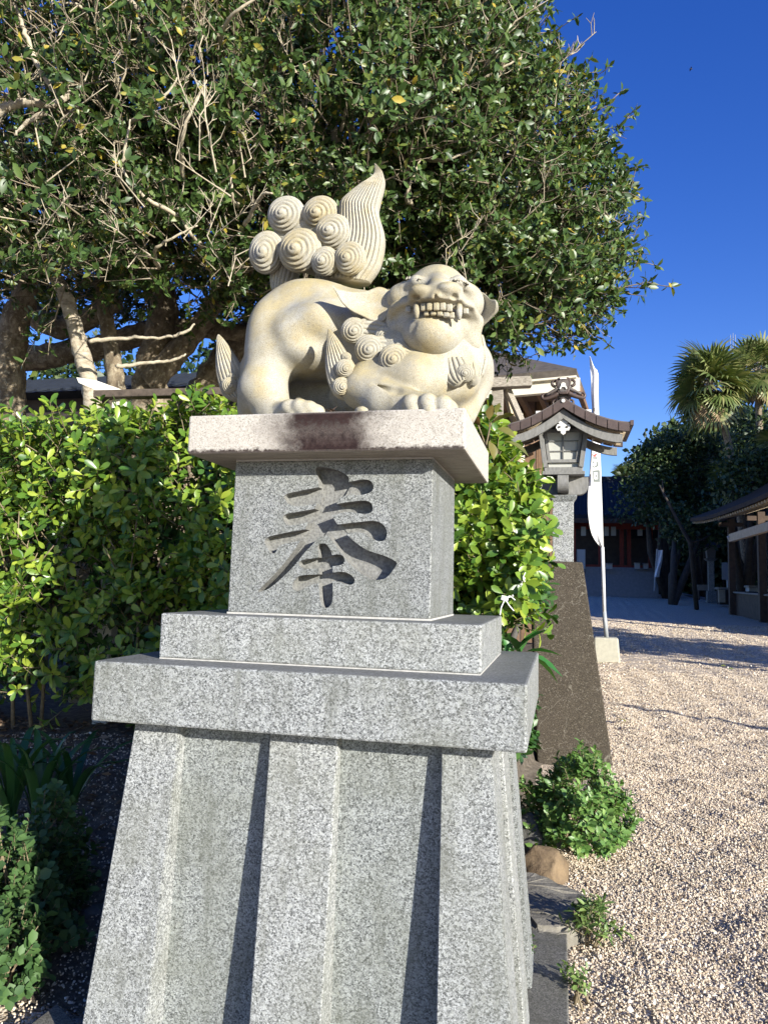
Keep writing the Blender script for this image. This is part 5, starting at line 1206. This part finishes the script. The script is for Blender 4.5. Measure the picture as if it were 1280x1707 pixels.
MB().prism([PV(690, 660, 10.5), PV(958, 640, 9.8), PV(950, 668, 15), PV(690, 676, 15)], (0, 0, .03)).put('ceiling_boards', MAT['dark_wood'], pav)
mb = MB(); a, b = PV(650, 700, 14.5), PV(938, 700, 15.5); mb.bar((a[0], a[1], 2.75), (b[0], b[1], 2.75), .1, 5.5).put('back_wall', MAT['dark_wood'], pav)
for i in range(12):
    p_ = a+(b-a)*(i+.5)/12; MB().box(p_[0]-.12, p_[0]+.12, p_[1]-.14, p_[1]-.08, .4, 5.4).put('wall_board', MAT['pav_wood'], pav)
post(790, 12.5, .16, PV(790, 660, 12.5)[2], 'pav_wood'); post(905, 13, .16, PV(905, 662, 13)[2], 'pav_wood')
MB().bar(PV(770, 735, 12.4), PV(950, 735, 12.9), .08, .12).put('tie_beam', MAT['pav_wood'], pav)
# thatch-like eave strip low behind the lantern bracket
MB().bar(PV(868, 772, 8.9), PV(905, 800, 8.6), .12, .04).put('low_eave', MAT['tan_wood'], pav)

# ------------------------------------------------------------------ far hall
SD = 52.; hz = float(gz(*atd(1030, 985, SD)[:2]))
def SV(px, py, d=SD): return atd(px, py, d)
hall = thing('shrine_hall', 'distant shrine hall with dark blue roof and red columns in shade', 'building', (SV(1020, 985)[0], SV(1020, 985)[1], hz))
def plate(px0, px1, py0, py1, d, t, mat, name, parent=hall):
    a, b = SV(px0, py1, d), SV(px1, py0, d); x0, x1, z0, z1 = min(a[0], b[0]), max(a[0], b[0]), min(a[2], b[2]), max(a[2], b[2])
    return MB().box(x0, x1, (a[1]+b[1])/2, (a[1]+b[1])/2+t, z0, z1).put(name, MAT[mat], parent)
plate(900, 1118, 865, 948, 54, .3, 'dark_wall', 'wall')
e0, e1 = SV(890, 866, 50), SV(1128, 868, 50); r0, r1 = SV(905, 808, 56), SV(1100, 808, 56)
MB().prism([e0, e1, r1, r0], (0, .0, .35)).put('roof', MAT['blue_roof'], hall)
MB().bar(e0-np.array([0, 0, .05]), e1-np.array([0, 0, .05]), .3, .3).put('eave_board', MAT['dark_wood'], hall)
MB().bar(r0+np.array([0, 0, .3]), r1+np.array([0, 0, .3]), .5, .6).put('ridge', MAT['blue_roof'], hall)
for i in range(30):
    t = (i+.5)/30; MB().bar(e0+(e1-e0)*t+np.array([0, 0, .36]), r0+(r1-r0)*t+np.array([0, 0, .36]), .10, .09).put('roof_batten', MAT['blue_roof'], hall)
for px in (956, 1000, 1036, 1048, 1084, 1106): plate(px-3.2, px+3.2, 868, 948, 51.5, .35, 'red_paint', 'column')
plate(940, 1112, 944, 948, 51, 1.5, 'red_paint', 'floor_edge')
plate(940, 1110, 872, 880, 51.4, .2, 'red_paint', 'lintel')
for i in range(6):
    y = 948+i*6.3; a, b = SV(930, y+6.3, 51-i*.5), SV(1092, y, 51-i*.5); MB().box(a[0], b[0], a[1], a[1]+4, min(hz-.3, b[2]-.5), b[2]).put('step', MAT['step_stone'], hall)
for px in (972, 1010, 1022, 1066): plate(px-4, px+4, 878, 893, 51.2, .05, 'paper', 'hanging_curtain')
plate(1045, 1100, 880, 896, 52.5, .3, 'blue_roof', 'inner_roof')
for i, (px0, px1, py0, py1, d, lab) in enumerate(((961, 975, 916, 948, 49.5, 'pale upright signboard in the shaded hall, left of the flag pole'), (1010, 1020, 940, 948, 49.2, 'pale low offering box on the hall edge right of the flag pole'), (1058, 1066, 939, 948, 49.2, 'pale box on the hall edge, left of a pair'), (1072, 1080, 940, 948, 49.2, 'pale box on the hall edge, right of a pair'))):
    a = SV((px0+px1)/2, py1, d); t = thing('signboard' if i == 0 else 'offering_box', lab, 'sign' if i == 0 else 'box', a)
    plate(px0, px1, py0, py1, d, .12 if i == 0 else .4, 'paper', 'panel' if i == 0 else 'body', t)
    if i == 0: plate(px0-1, px0, py0, py1+8, d, .14, 'dark_wood', 'leg', t); plate(px1, px1+1, py0, py1+8, d, .14, 'dark_wood', 'leg', t)
    else: plate(px0-.6, px1+.6, py0-1, py0, d-.1, .6, 'grey_wood', 'lid', t)
# far banner
a = SV(1092, 985, 44); t = thing('banner_flag', 'small bluish-white banner on a thin pole far off in shade', 'flag', a)
MB().tube([SV(1090, 985, 44), SV(1095, 915, 44)], .05, 8).put('pole', MAT['steel_dark'], t)
V = [SV(1096+8*u-5*v+1.0*math.sin(v*5), 917+45*v, 43.9+.2*math.sin(u*5+v*3)) for v in np.linspace(0, 1, 10) for u in np.linspace(0, 1, 5)]
put('cloth', mesh_np('cloth', np.array(V), np.array([(i*5+j, i*5+j+1, i*5+j+6, i*5+j+5) for i in range(9) for j in range(4)])), MAT['cloth'], t, smooth=True)

# ------------------------------------------------------------------ right hall with long eave
def GV(px, py, d): return atd(px, py, d)
rb = thing('shrine_office', 'long low shrine office with curved eave and open counter at right', 'building', GV(1300, 1010, 29))
ea, eb = GV(1150, 869, 35), GV(1330, 790, 21.5)
ea2, eb2 = ea.copy(), eb.copy(); ux = (eb-ea); ux[2] = 0; ux /= np.linalg.norm(ux); inw = np.array([-ux[1], ux[0], 0]); inw = inw if inw @ RT > 0 else -inw
ez = 4.75; n_ = 14
def eave(t, off=0., dz=0.):       # eave line sagging in the middle, lifting at the ends
    p = ea+(eb-ea)*t; p = p+inw*off; p[2] = ez+.12*(2*abs(t-.5))**3*2+dz; p[2] += float(0); return p
zoff = ea[2]-eave(0)[2]
ez += zoff
V = []; 
for i in range(n_+1):
    t = i/n_
    for o_, dz in ((0, 0), (0, .16), (1.2, .62), (2.6, 1.3), (4.2, 2.3), (4.2, 2.1), (2.6, 1.05), (1.2, .35)): V.append(eave(t, o_, dz))
F = [(i*8+j, i*8+(j+1) % 8, (i+1)*8+(j+1) % 8, (i+1)*8+j) for i in range(n_) for j in range(8)]+[tuple(range(8)), tuple(n_*8+j for j in range(7, -1, -1))]
me = bpy.data.meshes.new('roof'); me.from_pydata([tuple(map(float, p)) for p in V], [], F); put('roof', me, MAT['office_roof'], rb)
for i in range(44):
    t = (i+.5)/44; MB().bar(eave(t, .08, -.06), eave(t, 1.3, .22), .10, .09).put('rafter', MAT['tan_wood'], rb)
MB().bar(eave(0, 1.3, .1), eave(1, 1.3, .1), .2, .2).put('purlin', MAT['dark_wood'], rb)
for i, t in enumerate((.12, .42, .72, .98)):
    p = eave(t, 1.35); z0 = float(gz(p[0], p[1])); MB().box(p[0]-.13, p[0]+.13, p[1]-.13, p[1]+.13, z0, p[2]+.1).put('column', MAT['dark_wood'], rb)
    MB().bar(p+np.array([-.5, 0, -.15]), p+np.array([.5, 0, -.15]), .2, .18).put('bracket', MAT['dark_wood'], rb)
pa, pb = eave(0, 3.6), eave(1, 3.6); MB().bar((pa[0], pa[1], 2.6), (pb[0], pb[1], 2.6), .2, 5.0).put('back_wall', MAT['dark_wall'], rb)
c1, c2 = eave(.10, 1.7), eave(1, 1.7); zc = float(gz(c1[0], c1[1])); MB().bar((c1[0], c1[1], zc+.45), (c2[0], c2[1], zc+.2), .5, 1.0).put('counter', MAT['dark_wood'], rb)
MB().bar((c1[0], c1[1], zc+.98), (c2[0], c2[1], zc+.73), .7, .06).put('counter_top', MAT['grey_wood'], rb)
# small inner canopy roof with upturned beam
MB().bar(GV(1218, 897, 27), GV(1300, 872, 22), .16, .28).put('canopy_beam', MAT['tan_wood'], rb)
MB().bar(GV(1215, 893, 27), GV(1219, 902, 27), .17, .12, (0, 1, 0)).put('beam_tip', MAT['paper'], rb)
MB().bar(GV(1271, 876, 24.5), GV(1275, 888, 24.5), .10, .12, (0, 1, 0)).put('beam_tip', MAT['paper'], rb)
# furniture in front of it
def stand(px, py): 
    a = atd(px, py, 28); 
    lo, hi = 8., 60.
    for _ in range(50):
        m_ = (lo+hi)/2; q_ = atd(px, py, m_)
        if q_[2] > float(gz(q_[0], q_[1])): lo = m_
        else: hi = m_
    return atd(px, py, lo), lo
a, d = stand(1212, 1000); a2 = atd(1212, 955, d)
t = thing('notice_board', 'pale notice board full of slips beside the far lantern', 'notice board', a)
plate(1203, 1222, 938, 966, d, .06, 'paper', 'board', t); plate(1205, 1206, 966, 1000, d, .06, 'dark_wood', 'leg', t); plate(1219, 1220, 966, 1000, d, .06, 'dark_wood', 'leg', t)
a, d = stand(1225, 1012); t = thing('sales_table', 'dark wooden sales table before the shrine office counter', 'table', a)
plate(1198, 1250, 980, 982.5, d, 1.0, 'grey_wood', 'top', t); plate(1200, 1248, 983, 1008, d, .8, 'dark_wall', 'skirt', t)
for i, (x0, x1, y0, y1, mat, lab, nm, ct) in enumerate(((1219, 1228, 966, 980, 'tan_wood', 'brown box on the dark sales table', 'goods_box', 'box'), (1212, 1216, 967, 980, 'paper', 'white upright card on the dark sales table, left of the brown box', 'card', 'card'), (1198, 1208, 984, 1004, 'tan_wood', 'tan crate standing at the left end of the sales table', 'crate', 'crate'), (1230, 1236, 943, 950, 'paper', 'small white card above the counter of the shrine office', 'card', 'card'))):
    dd = d+(.2 if i < 2 else -.25 if i == 2 else 2.2); t = thing(nm, lab, ct, GV((x0+x1)/2, y1, dd)); plate(x0, x1, y0, y1, dd, .25, mat, 'body', t); plate(x0-.4, x1+.4, y0-.6, y0, dd-.02, .3, mat, 'rim', t)
a, d = stand(1265, 1024); t = thing('white_stall', 'white cloth-fronted table at the right edge behind the black barrier', 'table', a)
plate(1250, 1310, 979, 1016, d+.6, .7, 'paper', 'cloth_front', t); plate(1249, 1312, 977.5, 979, d+.5, .9, 'grey_wood', 'top', t)
a, d = stand(1258, 1030); t = thing('barrier', 'black wooden barrier in front of the white table', 'barrier', a)
plate(1243, 1310, 987.5, 990.5, d, .08, 'ink', 'top_rail', t)
for x in (1250, 1263, 1268, 1290): plate(x-1.6, x+1.6, 990, 1029, d, .08, 'ink', 'leg', t)
plate(1246, 1300, 1010, 1012, d+.02, .05, 'ink', 'lower_rail', t)
a, d = stand(1172, 1003); t = thing('bench', 'small dark bench left of the far lantern', 'bench', a)
plate(1162, 1182, 975, 984, d, .5, 'grey_wood', 'seat', t); plate(1164, 1166, 984, 1000, d, .4, 'dark_wood', 'leg', t); plate(1177, 1179, 984, 1000, d, .4, 'dark_wood', 'leg', t)
a, d = stand(1185, 1005); kk = d/FPX; t = thing('lantern', 'second lantern on granite post, far off in shade', 'lantern', a)
z_ = lambda py: atd(1185, py, d)[2]
def cb(h0, h1, y0, y1, mat, name): MB().hexa([(a[0]+sx*h, a[1]+sy*h, z) for h, z in ((h0*kk, z_(y1)), (h1*kk, z_(y0))) for sx, sy in ((-1, -1), (1, -1), (1, 1), (-1, 1))]).put(name, MAT[mat], t)
cb(7.5, 6.5, 985, 1005, 'granite_post', 'footing'); cb(4.5, 4.5, 935, 985, 'granite_post', 'post'); cb(6, 9.5, 931, 935, 'lantern_wood', 'bracket'); cb(6, 7.5, 912, 931, 'lantern_wood', 'lamp_box'); cb(14, 12, 909, 912, 'copper', 'eave'); cb(12, 2, 900, 909, 'copper', 'roof')
# drain kerb
pts = [stand(1105, 985)[0], stand(1180, 1000)[0], stand(1240, 1014)[0], stand(1300, 1030)[0]]
mb = MB(); [mb.bar(pts[i]+np.array([0, 0, .03]), pts[i+1]+np.array([0, 0, .03]), .25, .12) for i in range(3)]; o = mb.put('kerb', MAT['step_stone']); o['kind'] = 'structure'

# ------------------------------------------------------------------ palms and trees beyond
def fan(seed, dead=False):
    rs = np.random.default_rng(seed); tb = TB(); pl = rs.uniform(.7, 1.0); n = 24
    tb.add(*twig_np([(0, 0, 0), (pl*.6, 0, .05), (pl, 0, .02)], [.03, .025, .02], 4), 1)
    for i in range(n):
        a = (i/(n-1)-.5)*(4.4 if not dead else 2.2); L_ = rs.uniform(.95, 1.15)*(1-.25*abs(a)/2.2); w = .105
        c, s_ = math.cos(a), math.sin(a); V = []; F = []
        for k in range(5):
            u = k/4; r_ = L_*u; z = .02+.10*u*(1-u)*2-(.26 if not dead else .2)*max(0, u-.45)**1.5*L_*rs.uniform(.7, 1.4)*2
            wd = w*(.45+1.35*u)*(1-u**2.2)+.004
            p = np.array([pl+r_*c, r_*s_, z]); q_ = np.array([-s_, c, 0])*wd/2; V += [p-q_+np.array([0, 0, .02]), p+q_+np.array([0, 0, .02])]
            if k: m_ = 2*k; F += [(m_-2, m_-1, m_+1), (m_-2, m_+1, m_)]
        tb.add(np.array(V), np.array(F), 0)
    return tb.arr()
FAN = [fan(i) for i in range(4)]; FAND = [fan(20+i, True) for i in range(2)]
def fmesh(v, m0):
    me = mesh_np('frond', v[0], v[1], v[2]); me.materials.append(MAT[m0]); me.materials.append(MAT['twig']); return me
FM = [fmesh(f, 'palm_leaf') for f in FAN]; FD = [fmesh(f, 'dead_frond') for f in FAND]
def palm(label, px, py, d, base, rad, n, ndead=0, trunk_px=None, tr=.16):
    """px,py crown heart; rad crown radius in px"""
    c = atd(px, py, d); sc = rad*d/FPX/2.0; b = np.array(base, float)
    t = thing('palm_tree', label, 'palm tree', b)
    mid = atd(trunk_px[0], trunk_px[1], d) if trunk_px else (c+b)/2
    MB().tube(resample(np.array([b, (b+mid)/2+np.array([.1, 0, .2]), mid, c-np.array([0, 0, .2])]), 14), np.linspace(tr*1.25, tr*.9, 14), 10, wob=.12).put('trunk', MAT['bark'], t, smooth=True)
    for i in range(n+ndead):
        dead = i >= n; a = i*2.39996+rng.normal(0, .15); el = (1.45-2.75*((i+.5)/n)) if not dead else rng.uniform(-1.35, -1.1)
        o = bpy.data.objects.new('frond', (FD if dead else FM)[i % (2 if dead else 4)]); COL.objects.link(o); o.parent = t
        X = np.array([math.cos(a)*math.cos(el), math.sin(a)*math.cos(el), math.sin(el)]); Yv = np.array([-math.sin(a), math.cos(a), 0]); Z = np.cross(X, Yv); rl = rng.normal(0, .55); Yv, Z = Yv*math.cos(rl)+Z*math.sin(rl), Z*math.cos(rl)-Yv*math.sin(rl)
        Mx = np.eye(4); Mx[:3, :3] = np.stack([X, Yv, Z], 1)*sc*(rng.uniform(.78, 1.15) if not dead else .8); Mx[:3, 3] = c-b-np.array([0, 0, .25 if dead else 0]); o.matrix_local = Matrix(Mx.tolist())
        if dead and i == n: o['label'] = 'dry brown hanging frond'
    return t
def foot(px, d): q_ = atd(px, 985, d); return (q_[0], q_[1], float(gz(q_[0], q_[1])))
palm('tall fan palm with round sunlit crown and dry skirt against the sky', 1183, 645, 38, foot(1250, 38), 86, 58, 22, (1210, 725), .17)
palm('fan palm half hidden behind the taller round-crowned palm', 1262, 618, 42, foot(1275, 42), 72, 46, 4, None, .18)
palm('fan palm cut by the right edge, pale sunlit fronds', 1306, 745, 36, foot(1320, 36), 62, 34, 4, None, .25)
palm('small palm silhouetted above the shrine hall roof', 1042, 800, 60, foot(1042, 60), 34, 26, 3, None, .22)
palm('dark shaded palm with drooping fronds over the office roof', 1235, 800, 40, foot(1238, 40), 66, 34, 6, None, .25)
def clump(seed, s=.55, n=26):
    rs = np.random.default_rng(seed); tb = TB()
    for i in range(n):
        p = rs.normal(0, .42, 3)*s; v = rs.normal(0, 1, 3)+np.array([0, 0, .3]); Lg = rs.uniform(.16, .30); LV, LF = leaf_np(Lg, Lg*.6, ((.5, 1.),), .1, .2); place_leaf(tb, LV, LF, p, v, rs.uniform(-1, 1), 0)
    return tb.arr()
CL = [clump(50+i) for i in range(5)]
def far_tree(label, px, d, blobs, base=None, n=None, vis=True, group=None, trunk_r=.22):
    """blobs: (px, py, d, rx px, ry px)"""
    b = np.array(base if base is not None else foot(px, d), float); t = thing('broadleaf_tree', label, 'tree', b, group)
    P, D = [], []
    for (bx, by, bd, rx, ry) in blobs:
        c = atd(bx, by, bd); k_ = bd/FPX; cnt = int(n*rx*ry/1500) if n else int(rx*ry*k_*k_*26)
        for _ in range(cnt):
            v = rng.normal(0, 1, 3); v /= np.linalg.norm(v); rr = rng.uniform(.55, 1.0)*(1+.16*math.sin(v[0]*6+bx)+.14*math.sin(v[2]*7+by))
            P.append(c+RT*v[0]*rx*k_*rr+UP*v[1]*ry*k_*rr+FW*v[2]*min(rx, ry)*k_*rr); D.append(v)
        MB().tube([b+np.array([0, 0, -.1]), (b*.5+c*.5)+rng.normal(0, .25, 3), c], [trunk_r, trunk_r*.8, .06], 8, wob=.15).put('trunk' if (bx, by) == blobs[0][:2] else 'limb', MAT['far_bark'], t, smooth=True)
    P = np.array(P); D = np.array(D)
    masses('crown', CL, P, D, rng.uniform(.8, 1.3, len(P)), [MAT['far_leaf']], t, 0, 'leaf_clump', smooth=False)
    return t
far_tree('dark broadleaf tree left of the palms, rounded crown in shade', 1110, 47, [(1105, 800, 47, 52, 62), (1130, 755, 47, 46, 38), (1088, 768, 47, 34, 30), (1075, 830, 46, 40, 45), (1165, 735, 47, 40, 30)], trunk_r=.25)
far_tree('dark broadleaf tree below the tall palm, crown behind its trunk', 1170, 50, [(1165, 745, 50, 45, 36), (1195, 790, 48, 50, 60), (1160, 820, 47, 46, 48)])
far_tree('dark broadleaf tree with yellow-green top right of the palm trunk', 1240, 37, [(1243, 712, 46, 24, 20), (1228, 742, 41, 26, 26), (1255, 790, 36, 46, 45), (1222, 800, 36.5, 30, 38), (1290, 740, 40, 34, 50)])
far_tree('dark broadleaf tree behind the far lantern and office roof', 1120, 40, [(1125, 870, 43, 36, 32), (1140, 900, 42, 30, 28), (1175, 870, 42, 40, 30)])
masses('foliage', CL, _lw, rng.normal(0, 1, (len(_lw), 3)), rng.uniform(.9, 1.4, len(_lw)), [MAT['far_leaf']], wl, 0, 'leaf_clump', smooth=False)
wl = thing('woodland', 'dark shaded woodland closing the view behind the shrine hall and office', 'woodland', SV(1150, 985, 66)); wl['kind'] = 'stuff'
P = []
for _ in range(6000):
    px = rng.uniform(880, 1560); top = np.interp(px, [880, 1015, 1050, 1075, 1110, 1160, 1280, 1560], [862, 850, 800, 755, 728, 702, 692, 690]); py = rng.uniform(top, 1010); P.append(atd(px, py+4*math.sin(px*.1), rng.uniform(60, 68)))
masses('foliage', CL, np.array(P), rng.normal(0, 1, (len(P), 3)), rng.uniform(1.8, 2.8, len(P)), [MAT['far_leaf']], wl, 0, 'leaf_clump', smooth=False)
# bare leaning trunk in front of the dark trees
t = thing('bare_tree', 'bare grey leaning branches before the dark trees', 'tree', foot(1160, 36))
MB().tube([np.array(foot(1160, 36)), GV(1150, 905, 36), GV(1130, 870, 36), GV(1112, 835, 36), GV(1098, 808, 36)], [.12, .10, .08, .06, .03], 8, wob=.2).put('trunk', MAT['far_bark'], t, smooth=True)
MB().tube([GV(1118, 845, 36), GV(1105, 820, 36), GV(1103, 800, 36)], [.05, .04, .02], 6).put('limb', MAT['far_bark'], t, smooth=True)
MB().tube([GV(1150, 905, 36), GV(1170, 900, 36), GV(1185, 890, 36)], [.05, .04, .02], 6).put('limb', MAT['far_bark'], t, smooth=True)
# antenna rods above the palms
a = GV(1222, 560, 70); t = thing('mast', 'thin grey antenna rods rising above the palms', 'antenna', (a[0], a[1], 1.2))
for px, y0 in ((1217, 558), (1221, 555), (1225, 558)): MB().tube([GV(px, 640, 70), GV(px, y0, 70)], .025, 5).put('rod', MAT['steel_dark'], t)
MB().tube([(a[0], a[1], 1.2), GV(1221, 638, 70)], .12, 8).put('mast_pole', MAT['steel_dark'], t); MB().bar(GV(1215, 640, 70), GV(1227, 640, 70), .1, .1).put('cross_arm', MAT['steel_dark'], t)
# tiny bird high in the sky
c = atd(1151, 115, 40); t = thing('bird', 'tiny dark bird gliding high in the blue sky', 'bird', c)
MB().tube([c-RT*.10, c, c+RT*.10], [.01, .035, .012], 8).put('body', MAT['ink'], t, smooth=True)
for s_ in (-1, 1): MB().prism([c+RT*.03, c-RT*.03, c-RT*.05+UP*.06*s_-FW*.1*s_, c+UP*.05*s_-FW*.11*s_], (0, 0, .01)).put('wing', MAT['ink'], t)

# ------------------------------------------------------------------ trees and posts out of frame at right that shade the precinct
gf = np.array([FW[0], FW[1], 0]); gf /= np.linalg.norm(gf); gr_ = np.array([gf[1], -gf[0], 0])
def FR(f, r): return CAM*np.array([1, 1, 0])+gf*f+gr_*r
def shade_tree(f, r, H, R_, label, z0=.3):
    b = FR(f, r); b[2] = float(gz(b[0], b[1])); t = thing('broadleaf_tree', label, 'tree', b, 'shade trees beyond the right edge')
    P, D = [], []
    for _ in range(int(R_*R_*H*2.2)):
        v = rng.normal(0, 1, 3); v /= np.linalg.norm(v); rr = rng.uniform(0, 1)**.4; P.append(b+np.array([v[0]*R_*rr, v[1]*R_*rr, H*(.5+z0/2)+v[2]*H*(.5-z0/2)*rr])); D.append(v)
    masses('crown', CL, np.array(P), np.array(D), rng.uniform(2.0, 3.2, len(P)), [MAT['far_leaf']], t, 0, 'leaf_clump', smooth=False)
    MB().tube([b, b+np.array([.1, 0, H*.4]), b+np.array([0, .1, H*.8])], [.4, .3, .1], 8).put('trunk', MAT['bark'], t, smooth=True)
SH = 'tall dense evergreen beyond the right edge that shades the far precinct'
for f, r, H, R_ in ((15.2, 33.8, 13.0, 4.6), (17.5, 36, 14, 5), (22, 41, 15, 5), (29.3, 24.0, 12.6, 4.4), (37.5, 33.5, 16.5, 4.8), (32, 32, 16.5, 4.6), (26, 35, 15, 5), (45, 37, 15, 5), (33, 41, 19, 6), (40, 44, 20, 6)):
    shade_tree(f, r, H, R_, SH, .0)
shade_tree(7.0, 17.0, 10, 2.0, 'narrow evergreen beyond the right edge casting the long band of shadow', .02)
b = FR(.2, 10.7); t = thing('shadow_post', 'unseen timber post added past the right edge to cast a thin shadow', 'post', (b[0], b[1], 0))  # unseen post, added for the thin shadow line on the gravel
MB().tube([b+np.array([0, 0, -.1]), b+np.array([0, 0, 2.4]), b+np.array([0, 0, 3.6])], [.12, .10, .05], 10).put('shaft', MAT['grey_wood'], t, smooth=True); MB().tube([b+np.array([0, 0, 3.6]), b+np.array([0, 0, 3.68])], [.07, .02], 10).put('finial', MAT['copper'], t, smooth=True)
